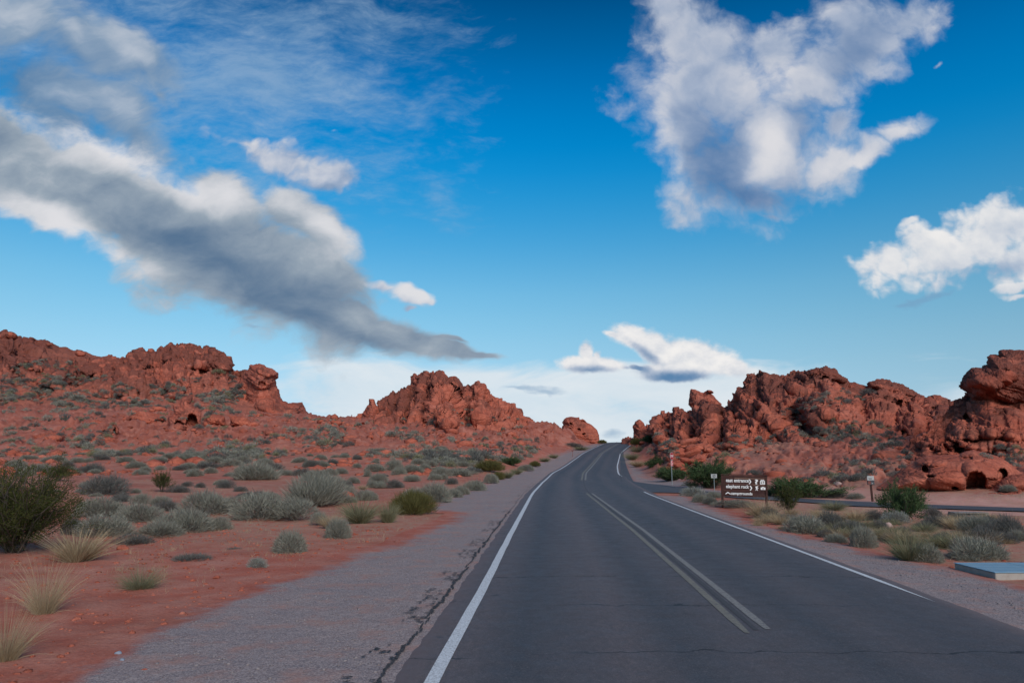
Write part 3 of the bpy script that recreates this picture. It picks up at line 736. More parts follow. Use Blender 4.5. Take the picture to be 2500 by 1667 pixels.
# a sealed joint between the double lines
y = yr(9.6, 30); wj = .03 + .02 * fbm(np.stack([y, y * 0, y * 0], -1), 1.5, 3, 9)
tarseal = B('joint_sealer'); MAT_SEAL = tarseal.done(tarseal.mix(tarseal.noise(18, 5, .7), (.030, .030, .034), (.085, .078, .080)), .75, None, .3)
stripe('joint', y, mid(y) - wj * 1.3, mid(y) + wj * 1.3, MAT_SEAL, 3, .004)
y = yr(30, 68); wj = .018 + .012 * fbm(np.stack([y, y * 0, y * 0], -1), 1.5, 3, 10)
stripe('joint', y, mid(y) - wj * 1.3 + .03, mid(y) + wj * 1.3 + .03, MAT_SEAL, 3, .004)
# crumbled tar along the broken left edge: ragged patches on the gravel
rng = np.random.default_rng(5)
TV, TF = [], []
def tar_patch(x, y, rx, ry):
    k = 14; a = np.linspace(0, 2 * math.pi, k, endpoint=False); r = rng.uniform(.45, 1.0, k)
    b0 = len(TV)
    for ai, ri in zip(a, r): TV.append((x + math.cos(ai) * rx * ri, y + math.sin(ai) * ry * ri, float(road_z(y)) + .008 + rng.uniform(0, .006)))
    TV.append((x, y, float(road_z(y)) + .014)); c = len(TV) - 1
    for i in range(k): TF.append((b0 + i, b0 + (i + 1) % k, c))
for yv in np.concatenate([np.arange(6.5, 30, .16), np.arange(30, 60, .5)]):
    e = float(np.interp(yv, RYS, RLE)); f = .5 + .5 * math.sin(yv * 1.7) * math.sin(yv * .63 + 1)
    tar_patch(e - .02 - rng.uniform(0, .05), yv, .016 + .030 * f, .13)
    if f > .55 or 10.2 < yv < 12.2 or yv < 7.9:
        for _ in range(3): tar_patch(e - rng.uniform(.05, .42), yv + rng.uniform(-.1, .1), rng.uniform(.02, .08), rng.uniform(.015, .05))
obj('crumbled_edge', TV, TF, MAT_TAR, road)

shoulder('gravel_shoulder', GL_POLY, -.012)
shoulder('gravel_shoulder', GR_POLY, -.012)
shoulder('gravel_shoulder', GR2_POLY, -.012)

# side road
def side_mesh():
    n = 120; m = 10
    q = np.concatenate([np.linspace(1515, 1600, 30), np.linspace(1606, 3700, n - 30)])
    f_ = np.array(SIDE_FAR, float); n_ = np.array(SIDE_NEAR, float)
    a = flat(q, np.interp(q, f_[:, 0], f_[:, 1]))[:, :2]; b = flat(q, np.interp(q, n_[:, 0], n_[:, 1]))[:, :2]; t = np.linspace(0, 1, m)[None, :, None]
    P2 = a[:, None] * (1 - t) + b[:, None] * t
    Z = road_z(P2[..., 1]) + .010
    V = np.concatenate([P2, Z[..., None]], -1).reshape(-1, 3)
    rim = np.zeros((n, m)); rim[:, 0] = .6; rim[:, -1] = .6
    o = obj('side_road', V, grid_faces(n, m), MAT_ASPHALT, smooth=True, attrs={'lateral': np.full(n * m, 2.7), 'rim': rim.ravel()})
    return tag(o, kind='structure')
side_mesh()

# ------------------------------------------------------------------ red rock
def rock_material(name, varn=.5, pale=.25, strata=(0, 0, 0), hue=0.0):
    b = B(name)
    a = b.noise(.11, 4, .6); m = b.noise(.55, 6, .62); f = b.noise(4.0, 5, .7)
    col = b.ramp(a, (.28, (.40, .105, .066)), (.48, (.53, .152, .092)), (.68, (.58, .185, .122)))
    col = b.mix(b.ramp(m, (.36, .75), (.60, 0.0)), col, (.34, .080, .048))
    col = b.mix(b.ramp(b.noise(.33, 6, .66), (.52, 0.0), (.66, pale)), col, (.64, .255, .175))
    # desert varnish in drips and sheets
    v = b.noise(.22, 6, .66, stretch=(1, 1, .45)); v2 = b.noise(1.9, 4, .6, stretch=(1, 1, .16))
    vv = b.math('ADD', b.math('MULTIPLY_ADD', b.attr('stain'), .22, v), b.math('MULTIPLY', b.math('SUBTRACT', v2, .5), .35))
    col = b.mix(b.ramp(vv, (.60 - .14 * varn, 0.0), (.74 - .14 * varn, .86)), col, (.150, .058, .044))
    col = b.mix(b.ramp(f, (.36, .45), (.56, 0.0)), col, (.20, .055, .038))
    band = b.noise(1.0, 4, .6, stretch=(.10, .10, 1.5, R(strata[0]), R(strata[1]), R(strata[2])), dist=.35)
    col = b.mix(b.ramp(band, (.40, .35), (.52, 0.0)), col, (.25, .068, .045))
    scrubby = b.attr('scree')
    sc = b.mix(b.noise(3, 4, .7), (.30, .095, .062), (.48, .175, .12))
    col = b.mix(b.math('MULTIPLY', scrubby, .7), col, sc)
    n1 = b.bump(b.noise(.9, 8, .70, dist=.4), .75, .55)
    n2 = b.bump(band, .30, .35, n1)
    ck = b.ramp(b.vor(.42, 'DISTANCE_TO_EDGE'), (.0, 0.0), (.06, 1.0))
    n3 = b.bump(ck, .45, .25, n2)
    n4 = b.bump(b.noise(9, 5, .72), .45, .06, n3)
    return b.done(col, .93, n4, .12)
ROCK = rock_material('red_sandstone', .5, .3)
ROCK_DARK = rock_material('varnished_red_rock', 1.0, .12)
ROCK_BAND = rock_material('bedded_red_sandstone', .25, .30, (0, 24, 10))

_ico = {}
def ico(n):
    if n not in _ico:
        bm = bmesh.new(); bmesh.ops.create_icosphere(bm, subdivisions=n, radius=1.0)
        bm.verts.ensure_lookup_table()
        _ico[n] = (np.array([v.co[:] for v in bm.verts]), np.array([[v.index for v in f.verts] for f in bm.faces])); bm.free()
    return _ico[n]
class Mass:
    """collects the pieces of one rock formation"""
    def __init__(s): s.v, s.t, s.sc, s.st, s.n = [], [], [], [], 0
    def add(s, v, f, scree=None, stain=None):
        v = np.asarray(v, float); f = np.asarray(f)
        if f.shape[1] == 4: f = np.vstack([f[:, [0, 1, 2]], f[:, [0, 2, 3]]])
        s.v.append(v); s.t.append(f + s.n); s.sc.append(np.zeros(len(v)) if scree is None else scree); s.st.append(np.full(len(v), .15) if stain is None else np.zeros(len(v)) + stain); s.n += len(v)
    def build(s, name, m, label, cat='rock formation', group=None, smooth=False):
        V = np.vstack(s.v); T = np.vstack(s.t)
        o = obj(name, V, T, m, smooth=smooth, attrs={'scree': np.concatenate(s.sc), 'stain': np.concatenate(s.st)})
        s.V = V; SURF.append(V)
        return tag(o, label, cat, group)
SURF = [GV]
def normals(V, F):
    n = np.zeros_like(V); a, b, c = V[F[:, 0]], V[F[:, 1]], V[F[:, 2]]
    fn = np.cross(b - a, c - a)
    for k in range(3):
        for ax in range(3): n[:, ax] += np.bincount(F[:, k], fn[:, ax], len(V))
    return n / (np.linalg.norm(n, axis=1, keepdims=True) + 1e-9)
def sheet(mass, top, foot, ridge, x0, x1, step, nrow, size, seed, gpow=.8, amp=1.0, dip=(.25, -.2, 1.0), scree=None, bumps=(), holes=(), back=22.0, jag=1.0, deep=2.0, bed=1.0, rub=1.0, stains=(), cap=.3):
    """a rock slope: its crest is the traced skyline 'top', its foot stands on the ground at the depths 'foot',
    the crest lies at the depths 'ridge'; it falls away again behind"""
    px = np.arange(x0, x1 + step, step); nc = len(px)
    tp = np.interp(px, *np.array(top, float).T); Yf = np.interp(px, *np.array(foot, float).T); Yr = np.interp(px, *np.array(ridge, float).T)
    u, _ = ray(px, np.full(nc, 1060.0))
    gzf = ground_z(u * Yf, Yf) - deep * .6
    _, pf = proj(np.stack([u * Yf, Yf, gzf], -1))
    pf = np.maximum(pf, tp + 4)
    t = np.linspace(0, 1, nrow)[:, None]
    py = pf + (tp - pf) * t; PX = np.repeat(px[None], nrow, 0)
    wob = fbm(np.stack([PX.ravel() / 60, py.ravel() / 60, 0 * PX.ravel()], -1), 1.0, 3, seed + 9).reshape(PX.shape)
    g = np.clip(t, 0, 1) ** gpow
    Y = Yf + (Yr - Yf) * np.clip(g + .16 * wob * t * (1 - t) * 4, 0, 1.0)
    for bx, by, brx, bry, push in bumps:
        r2 = ((PX - bx) / brx) ** 2 + ((py - by) / bry) ** 2
        Y = Y - push * np.sqrt(np.maximum(0, 1 - r2)) * .8 - push * .2 * np.exp(-r2)
    for bx, by, brx, bry, push in holes:
        r = np.sqrt(((PX - bx) / brx) ** 2 + ((py - by) / bry) ** 2) + .35 * wob
        Y = Y + push * (1 - sstep(r, .70, 1.05))
    P = at(PX.ravel(), py.ravel(), Y.ravel()).reshape(nrow, nc, 3)
    # the far side
    nb = 16; k = np.linspace(0, 1, nb + 1)[1:, None]
    bx = P[-1][None] + np.zeros((nb, nc, 3)); dirn = np.stack([u, np.ones(nc)], -1); dirn /= np.linalg.norm(dirn, axis=1, keepdims=True)
    bx[..., :2] += dirn[None] * (k * back)[..., None]
    bx[..., 2] -= (k ** 1.4) * np.maximum(P[-1][None, :, 2] + 1.0, 3.0) * .95
    A = np.concatenate([P, bx]); NRW = nrow + nb
    F = grid_faces(NRW, nc); T = np.vstack([F[:, [0, 2, 1]], F[:, [0, 3, 2]]])
    V = A.reshape(-1, 3); Nn = normals(V, T)
    toward = -np.sum(Nn * (V - np.array([0, 0, CAM_H])), 1)
    if np.median(toward[: nrow * nc]) < 0: Nn = -Nn; T = T[:, ::-1]
    h = crag(V, size, seed, dip, amp, bed, rub)
    PXa = np.concatenate([PX, np.repeat(px[None], nb, 0)]).ravel(); pya = np.concatenate([py, np.repeat(tp[None], nb, 0)]).ravel()
    rg = np.ones(len(V))
    if scree is not None:
        rg = 1 - .86 * scree(PXa, pya)
    rows = np.concatenate([t[:, 0], np.ones(nb)]).repeat(nc)
    h = np.where(rows > .9, h * jag, h)
    V = V + Nn * (h * rg)[:, None]
    V = V + Nn * (np.maximum(0, fbm(V, size * .10, 3, seed + 40, .6)) * size * .07)[:, None]
    stn = cap * sstep(rows, .55, .95)
    for bx, by, brx, bry, am in stains: stn = stn + am * np.exp(-((PXa - bx) / brx) ** 2 - ((pya - by) / bry) ** 2)
    mass.add(V, T, (1 - rg) if scree is not None else None, stn)
    S = dict(px=px, P=P, nrow=nrow, x0=x0, step=step, pf=pf, tp=tp)
    return S
def on_sheet(S, px, py):
    j = int(np.clip(round((px - S['x0']) / S['step']), 0, len(S['px']) - 1))
    t = np.clip((py - S['pf'][j]) / (S['tp'][j] - S['pf'][j]), 0, 1)
    return S['P'][int(t * (S['nrow'] - 1)), j]
def block(mass, c, r, rng, n=3, sq=(1, 1, .75), ncut=12, noise_=.05, hard=.96):
    """an angular weathered block: sphere cut by random planes"""
    d, f = ico(n)
    R_ = np.ones(len(d))
    for _ in range(ncut):
        q = rng.normal(size=3); q /= np.linalg.norm(q); hh = rng.uniform(.50, .92)
        dot = d @ q; R_ = np.minimum(R_, np.where(dot > .2, hh / np.maximum(dot, 1e-3), 9))
    R_ = R_ * (hard) + (1 - hard) * .85
    v = d * R_[:, None]
    so = rng.uniform(0, 100)
    v = v * (1 + noise_ * (fbm(v + so, .55, 4, 3, .55) * 1.4)[:, None])
    M3 = np.array(Euler((rng.uniform(-.35, .35), rng.uniform(-.35, .35), rng.uniform(0, 6.28))).to_matrix())
    v = (v * np.array(sq) * r) @ M3.T + c
    mass.add(v, f)
def blocks_on(mass, S, rng, n, region, rmin, rmax, power=2.6, size=3, sq=(1.15, 1, .72), sink=.35):
    """loose and half buried blocks over part of a slope; region(px, py) -> chance"""
    k = 0; tries = 0
    while k < n and tries < n * 30:
        tries += 1
        px = rng.uniform(S['px'][0], S['px'][-1]); j = int((px - S['x0']) / S['step']); j = min(j, len(S['px']) - 1)
        py = rng.uniform(S['tp'][j] + 2, S['pf'][j])
        if rng.random() > region(px, py): continue
        c = on_sheet(S, px, py); r = rmin * (1 - rng.random() * (1 - (rmin / rmax) ** power)) ** (-1 / power)
        block(mass, c + np.array([0, r * sink, -r * .1]), r, rng, 3 if r > rmin * 1.7 else 2, sq); k += 1
def lump(mass, poly, Y, thick, size, seed, cell=2.2, amp=1.0, lean=0.0, dip=(.25, -.2, 1.0), stain=.2, bed=1.0, rub=.8, holes=(), edge=1.0, bumps=(), prof=.62):
    """a free standing mass with the traced outline, rounded front and back, real thickness"""
    poly = np.array(poly, float)
    x = np.arange(poly[:, 0].min() - cell, poly[:, 0].max() + cell * 2, cell); y = np.arange(poly[:, 1].min() - cell, poly[:, 1].max() + cell * 2, cell)
    X, Yp = np.meshgrid(x, y)
    cl = np.vstack([poly, poly[:1]])
    d = poly_dist(X, Yp, cl) * np.where(inside(X, Yp, poly), 1, -1)
    ok = d > -cell * .75
    # pull the rim onto the outline
    bx, by, best = X.copy(), Yp.copy(), np.full(X.shape, 1e9)
    for a, b in zip(cl[:-1], cl[1:]):
        e = b - a; tt = np.clip(((X - a[0]) * e[0] + (Yp - a[1]) * e[1]) / (e @ e + 1e-9), 0, 1)
        qx, qy = a[0] + tt * e[0], a[1] + tt * e[1]; dd = np.hypot(X - qx, Yp - qy); m = dd < best
        bx = np.where(m, qx, bx); by = np.where(m, qy, by); best = np.minimum(best, dd)
    X = np.where(d < 0, bx, X); Yp = np.where(d < 0, by, Yp); d = np.maximum(d, 0)
    rad = max(d.max(), 1e-3)
    q = np.clip(d / rad, 0, 1); dep = thick * np.sqrt(np.maximum(0, 1 - (1 - q) ** 2)) ** (prof * 2)
    Yc = Y + lean * (poly[:, 1].max() - Yp)
    for hx, hy, hrx, hry, push in bumps:
        dep = dep + push * np.sqrt(np.maximum(0, 1 - ((X - hx) / hrx) ** 2 - ((Yp - hy) / hry) ** 2))
    fr = Yc - dep; bk = Yc + thick * .8 * q ** .5
    hol = np.zeros_like(X)
    wob = fbm(np.stack([X.ravel() / 14, Yp.ravel() / 14, 0 * X.ravel()], -1), 1.0, 3, seed + 5).reshape(X.shape)
    for hx, hy, hrx, hry, push in holes:
        r = np.sqrt(((X - hx) / hrx) ** 2 + ((Yp - hy) / hry) ** 2) + .22 * wob
        k = 1 - sstep(r, .80, 1.0); fr = fr + push * k; hol = np.maximum(hol, k)
    bk = np.maximum(bk, fr + .3)
    idx = -np.ones(X.shape, int); idx[ok] = np.arange(ok.sum()); n0 = ok.sum()
    c = ok[:-1, :-1] & ok[:-1, 1:] & ok[1:, :-1] & ok[1:, 1:]
    i = np.argwhere(c); F = np.stack([idx[i[:, 0], i[:, 1]], idx[i[:, 0] + 1, i[:, 1]], idx[i[:, 0] + 1, i[:, 1] + 1], idx[i[:, 0], i[:, 1] + 1]], -1)
    front = at(X[ok], Yp[ok], fr[ok]); backv = at(X[ok], Yp[ok], bk[ok])
    # rim of the kept cells joins front and back
    E = {}
    for f in F:
        for a, b in zip(f, np.roll(f, -1)): E[(a, b)] = 1
    rim = [(a, b) for (a, b) in E if (b, a) not in E]
    V = np.vstack([front, backv]); Fb = F[:, ::-1] + n0
    side = np.array([[b, a, a + n0, b + n0] for a, b in rim])
    A = np.vstack([F, Fb, side]); T = np.vstack([A[:, [0, 1, 2]], A[:, [0, 2, 3]]])
    Nn = normals(V, T)
    h = crag(V, size, seed, dip, amp, bed, rub)
    rimd = np.concatenate([q[ok], q[ok]]); h = h * (edge + (1 - edge) * sstep(rimd, 0, .25)) * (1 - .7 * np.concatenate([hol[ok], hol[ok] * 0]))
    V = V + Nn * h[:, None]
    mass.add(V, T, None, stain)

rg = np.random.default_rng(17)
# ---- left mountain
C1 = lambda x, y: (x / 3.36, 780 + y / 3.36)
TOP1 = [(-640, 1010), (-520, 930), (-400, 850), (-260, 800), (-120, 806), (-40, 822)] + [C1(*p) for p in [(0, 125), (20, 110), (105, 105), (112, 150), (180, 170), (250, 160), (300, 180), (380, 180), (420, 205), (480, 230), (540, 240), (590, 265), (620, 268), (650, 258), (685, 275), (750, 295), (830, 312), (900, 316), (1000, 315), (1050, 285), (1100, 258), (1200, 262), (1225, 240), (1250, 232), (1275, 245), (1300, 232), (1380, 215), (1450, 190), (1520, 185), (1570, 205), (1640, 235), (1700, 226), (1770, 243), (1782, 270), (1830, 280), (1862, 310), (1870, 375), (1920, 405), (1960, 425), (2010, 430), (2100, 480), (2240, 600), (2330, 690)]] + [(720, 1000), (760, 1030)]
m1 = Mass()
def scree1(px, py):
    base = np.interp(px, [-300, 0, 60, 160, 300, 400, 520, 620, 760], [900, 935, 950, 965, 975, 985, 965, 985, 1010])
    s = sstep(py, base - 60, base + 6)
    # vegetated slope between the two cliff bands
    s = np.maximum(s, .75 * np.exp(-(((px - 560) / 42) ** 2 + ((py - 945) / 26) ** 2)))
    s = np.maximum(s, .75 * np.exp(-(((px - 160) / 90) ** 2 + ((py - 872) / 13) ** 2)))
    s = np.maximum(s, .6 * np.exp(-(((px - 500) / 60) ** 2 + ((py - 930) / 18) ** 2)))
    return s
S1_ = sheet(m1, TOP1, [(-300, 150), (0, 150), (250, 150), (450, 152), (600, 160), (760, 176)], [(-300, 265), (0, 262), (250, 262), (450, 250), (560, 236), (640, 222), (760, 200)], -620, 745, 1.8, 230, 9.5, 101, .82, 1.0, (.3, -.25, 1), scree1,
            bumps=[(130, 915, 62, 30, 9), (325, 940, 46, 46, 13), (265, 945, 40, 28, 8), (420, 950, 34, 22, 8), (545, 870, 34, 36, 9), (470, 870, 60, 30, 8), (60, 880, 50, 34, 8), (360, 880, 60, 22, 7), (505, 990, 40, 26, 8), (590, 1000, 34, 20, 6), (150, 990, 60, 16, 4), (20, 830, 60, 30, 8), (240, 900, 46, 20, 7)],
            holes=[(325, 958, 20, 22, 5), (170, 922, 18, 12, 4), (228, 919, 8, 6, 5), (398, 957, 14, 8, 4), (500, 905, 16, 9, 4)], back=40, jag=.6, bed=.95, rub=.65, cap=.6, stains=[(328, 948, 36, 26, .9), (165, 915, 60, 22, .7), (0, 870, 90, 60, .7), (250, 930, 40, 22, .6), (540, 890, 30, 36, .4), (420, 960, 30, 16, .5)])
rocky1 = lambda px, py: 1.0 if py < np.interp(px, [-300, 0, 160, 300, 400, 520, 620, 760], [925, 940, 950, 965, 975, 965, 985, 1000]) else .22
blocks_on(m1, S1_, rg, 170, rocky1, .6, 2.2, 2.6)
for px, py, r in [(335, 856, 1.5), (371, 853, 1.3), (195, 861, 1.9), (15, 818, 2.2), (26, 816, 1.8), (508, 853, 1.7), (525, 862, 2.4), (545, 872, 2.6), (450, 840, 1.0), (462, 840, 1.0), (430, 845, 1.0), (120, 837, 1.1), (75, 833, 1.1)]:
    block(m1, at(px, py + 3, 250.), r, rg, 3, (1.3, 1, .7))
for pl_, Y_, tk in (([(1030, 830), (1060, 790), (1160, 755), (1350, 785), (1390, 850), (1200, 862)], 132, 4), ([(1660, 880), (1690, 790), (1760, 770), (1840, 800), (1860, 880)], 130, 3.5), ([(220, 975), (260, 935), (420, 925), (540, 960), (560, 1000), (300, 1005)], 112, 2.5), ([(1880, 880), (1900, 800), (2000, 790), (2080, 850), (2060, 890)], 129, 3.5)):
    lump(m1, [C1(*q) for q in pl_], Y_, tk, 3.0, 140 + int(Y_), 1.8, .65, .05, edge=.4, stain=-.4)
m1.build('rock_ridge', ROCK_DARK, 'long dark red rock ridge with a rubble slope, along the left skyline')

# ---- the tall butte at the right end of that ridge
C2 = lambda x, y: (600 + x / 3.36, 780 + y / 3.36)
m2 = Mass()
lump(m2, [C2(*p) for p in [(-60, 700), (-50, 560), (-20, 470), (0, 425), (28, 402), (33, 376), (70, 372), (110, 360), (150, 375), (168, 395), (222, 405), (268, 440), (270, 472), (240, 492), (250, 530), (262, 562), (290, 640), (306, 672), (330, 668), (345, 692), (400, 680), (466, 676), (490, 745), (530, 782), (566, 806), (566, 900), (300, 920), (-60, 900)]], 196., 13, 4.6, 211, 1.7, .55, .06, (.1, -.2, 1), edge=.35,
     holes=[(724, 1027, 11, 5, 4), (640, 938, 12, 6, 1.6)], bumps=[(640, 900, 44, 50, 4), (665, 995, 70, 22, 4), (655, 905, 30, 14, 2)])
lump(m2, [(548, 1050), (556, 985), (570, 950), (590, 925), (612, 930), (640, 1000), (650, 1050)], 190., 7, 4.0, 213, 1.9, .8, .1, edge=.4)
m2.build('rock_butte', ROCK, 'tall orange red butte with a beak-like overhang near its top')

# ---- small pillar rock with hollows, and the little arch rock below it
m3 = Mass()
lump(m3, [C1(*p) for p in [(1250, 935), (1290, 880), (1370, 870), (1380, 800), (1425, 760), (1418, 700), (1470, 690), (1500, 640), (1560, 618), (1585, 640), (1560, 690), (1600, 715), (1650, 760), (1650, 860), (1640, 915), (1560, 925), (1400, 940), (1300, 980)]], 119., 3.4, 2.0, 221, 1.5, .5, .05, edge=.35,
     holes=[C1(1465, 868) + (13, 13, 3.2), C1(1572, 835) + (15, 20, 3.6), C1(1340, 905) + (14, 5, 2)])
m3.build('pillar_rock', ROCK, 'stubby pillar of red rock with two dark hollows in its foot')
m3 = Mass()
lump(m3, [C1(*p) for p in [(820, 950), (835, 905), (870, 875), (900, 860), (950, 862), (975, 890), (985, 965), (900, 975)]], 113., 1.9, 1.5, 231, 1.1, .7, .03, edge=.3, holes=[C1(858, 928) + (7, 8, 3), C1(942, 908) + (5, 9, 3)])
lump(m3, [C1(*p) for p in [(480, 1050), (560, 1020), (700, 985), (800, 955), (900, 960), (1000, 985), (1100, 1000), (1180, 1030), (1100, 1050), (800, 1075), (540, 1078)]], 108., 4, 2.2, 233, 1.6, .7, .0, edge=.4)
m3.build('arch_rock', ROCK, 'small dark arched rock on a low pink ledge, left slope')

# ---- centre outcrop
TOPC = [C2(*p) for p in [(880, 850), (935, 830), (1000, 790), (1080, 730), (1115, 712), (1130, 675), (1180, 630), (1220, 604), (1270, 590), (1310, 552), (1350, 537), (1370, 532), (1374, 472), (1440, 440), (1500, 440), (1560, 428), (1610, 445), (1640, 475), (1668, 492), (1690, 475), (1730, 495), (1770, 535), (1825, 562), (1850, 535), (1890, 522), (1940, 535), (1965, 580), (2000, 620), (2050, 660), (2110, 695), (2190, 735), (2260, 765), (2310, 800), (2350, 835), (2440, 875), (2520, 890)]]
mc = Mass()
def screec(px, py):
    return np.maximum(sstep(py, 1045, 1085) * .7, sstep(px, 1240, 1350) * .15)
SC_ = sheet(mc, TOPC, [(800, 150), (960, 134), (1095, 118), (1200, 122), (1350, 146)], [(800, 196), (900, 190), (1060, 182), (1200, 176), (1350, 172)], 858, 1352, 1.25, 210, 6.4, 301, .72, 1.0, (.75, -.3, .8), screec,
            bumps=[(1085, 1010, 34, 50, 11), (1068, 965, 44, 70, 9), (1110, 1040, 28, 18, 4), (1165, 965, 26, 34, 6), (1000, 985, 34, 30, 4), (1180, 1010, 40, 22, 4), (1060, 920, 30, 22, 3)],
            holes=[(993, 1038, 12, 5, 3.5), (1178, 1042, 12, 6, 3.5), (1252, 1035, 9, 4, 3), (1130, 1000, 10, 16, 2), (1226, 1045, 8, 5, 3), (1172, 1008, 7, 4, 2.5)], back=26, jag=.6, bed=1.5, rub=.45, cap=.2, stains=[(960, 985, 50, 50, 1.1), (1010, 940, 40, 30, .7), (1150, 1000, 26, 50, .5), (1110, 930, 40, 24, .5)])
blocks_on(mc, SC_, rg, 130, lambda px, py: .35 if py < 1040 and px < 1240 else 1.0, .3, 1.3, 2.6)
lump(mc, [C2(*p) for p in [(945, 835), (960, 772), (985, 725), (1008, 692), (1012, 652), (1050, 655), (1078, 710), (1100, 760), (1110, 850)]], 176., 3.2, 2.4, 311, 1.4, .7, .04, edge=.35)
lump(mc, [C2(*p) for p in [(1375, 640), (1366, 540), (1372, 472), (1440, 440), (1500, 440), (1560, 428), (1610, 445), (1640, 475), (1655, 560), (1600, 640)]], 178., 4.0, 3.2, 313, 1.5, .8, .08, edge=.35)
lump(mc, [C2(*p) for p in [(1760, 640), (1790, 590), (1850, 535), (1890, 522), (1940, 535), (1965, 580), (2010, 640), (1990, 720), (1900, 740)]], 170., 3.6, 3.0, 315, 1.5, .75, .06, edge=.35, holes=[C2(1905, 600) + (9, 6, 1.5)])
mc.build('rock_outcrop', ROCK, 'pyramid shaped red rock outcrop with a rounded nose, left of the road')

# ---- boulder where the road goes over the rise
C3 = lambda x, y: (1200 + x / 3.36, 780 + y / 3.36)
C6 = lambda x, y: (1340 + x / 14.7, 1020 + y / 14.7)
mb = Mass()
lump(mb, [C6(*p) for p in [(430, 520), (460, 400), (470, 300), (525, 250), (480, 165), (540, 40), (620, -10), (800, -30), (1090, -20), (1110, 60), (1200, 35), (1290, 60), (1370, 160), (1500, 240), (1620, 320), (1740, 440), (1790, 600), (1850, 1050), (1600, 1080), (1000, 1000), (500, 900)]], 178., 5.0, 2.6, 401, .9, .5, .05, edge=.3,
     holes=[C6(790, 205) + (3.2, 2.4, 1.6), C6(1250, 575) + (5.5, 2.6, 2.2), C6(1090, 400) + (2.8, 2.6, 1.4), C6(770, 370) + (2.4, 1.6, 1.2), C6(1240, 140) + (5, 2.2, 1.2)])
mb.build('boulder', ROCK, 'single rounded red boulder standing alone by the crest of the road', 'boulder')

# ---- right: first ridge, from the road to the leaning fang
C4 = lambda x, y: (1800 + x / 3.36, 780 + y / 3.36)
TOPR = [(1500, 1082), (1512, 1079)] + [C3(*p) for p in [(1068, 1000), (1080, 972), (1140, 962), (1175, 962), (1230, 930), (1300, 900), (1340, 830), (1370, 782), (1420, 777), (1430, 757), (1500, 746), (1560, 712), (1615, 692), (1660, 650), (1730, 640), (1800, 640), (1840, 655), (1900, 690), (1940, 662), (2000, 636), (2022, 628), (2050, 620), (2200, 640), (2350, 700)]]
mr = Mass()
def screer(px, py):
    return sstep(py - np.interp(px, [1500, 1560, 1640, 1720, 1900], [1040, 1066, 1090, 1100, 1080]), -12, 30) * .8
SR_ = sheet(mr, [(a, b + (14 if 1660 < a < 1770 else 2)) for a, b in TOPR], [(1490, 160), (1530, 150), (1560, 128), (1600, 95), (1640, 76), (1700, 68), (1800, 72), (1900, 76)], [(1490, 190), (1540, 176), (1600, 158), (1700, 132), (1800, 122), (1900, 112)], 1504, 1895, 1.25, 190, 6.0, 501, .85, .85, (.55, -.35, 1), screer,
            bumps=[(1725, 1030, 26, 34, 7), (1790, 1045, 30, 40, 6), (1600, 1040, 24, 26, 4), (1660, 1050, 26, 24, 4), (1800, 1085, 50, 18, 3), (1640, 1090, 26, 22, 3), (1680, 1095, 24, 24, 3), (1850, 1020, 36, 22, 4)],
            holes=[(1635, 1100, 9, 6, 2.5), (1796, 1088, 10, 12, 2.0), (1752, 1035, 5, 16, 2.5), (1842, 1060, 7, 6, 2), (1670, 1110, 14, 10, 2.5)], back=30, jag=.6, bed=1.6, rub=.40, cap=.1, stains=[(1735, 1020, 34, 34, .9), (1800, 1040, 40, 30, .5), (1640, 1040, 30, 20, .5)])
blocks_on(mr, SR_, rg, 170, lambda px, py: 1.0 if px < 1780 else .7, .3, 1.3, 2.4)
lump(mr, [C3(*p) for p in [(1160, 1003), (1166, 930), (1160, 880), (1175, 840), (1215, 818), (1250, 845), (1262, 870), (1275, 850), (1300, 885), (1320, 960), (1330, 1010)]], 168., 4.0, 2.2, 511, .9, .7, .03, edge=.35)
lump(mr, [C3(*p) for p in [(1296, 960), (1305, 830), (1320, 795), (1370, 780), (1420, 776), (1440, 800), (1450, 900), (1440, 980), (1340, 990)]], 158., 4.5, 2.4, 513, 1.1, .75, .04, edge=.35)
lump(mr, [C3(*p) for p in [(1612, 700), (1624, 620), (1635, 572), (1668, 574), (1700, 586), (1735, 602), (1770, 580), (1800, 600), (1840, 650), (1890, 692), (1830, 760), (1700, 770)]], 142., 4.0, 2.6, 515, 1.1, .40, .05, edge=.3, dip=(-.7, -.2, 1))
block(mr, at(1733, 956, 142.), .75, rg, 3, (1.7, 1, .5), 12, .05, 1.0)
# big tumbled slabs behind the stop sign
for (px, py, r, Y) in [(1652, 1098, 1.35, 76), (1690, 1102, 1.5, 76), (1673, 1086, 1.3, 80), (1706, 1092, 1.2, 79), (1630, 1088, 1.2, 84), (1655, 1128, .9, 70), (1680, 1134, .95, 68), (1664, 1145, .8, 66), (1690, 1142, .7, 66), (1700, 1125, 1.0, 69), (1640, 1122, .8, 73), (1676, 1156, .75, 62), (1725, 1108, 1.0, 76), (1648, 1140, .6, 68), (1770, 1090, 1.2, 78), (1615, 1070, 1.4, 95), (1795, 1078, 1.5, 80), (1815, 1090, 1.3, 76)]:
    for _ in range(3):
        block(mr, at(px + rg.normal() * 9, py + rg.normal() * 5, float(Y)), r * rg.uniform(.38, .72), rg, 3, (1.5, 1, .62), 9, .06, .98)
mr.build('rock_slope', ROCK, 'tumbled red rock slope right of the road, with a leaning fang on its skyline')

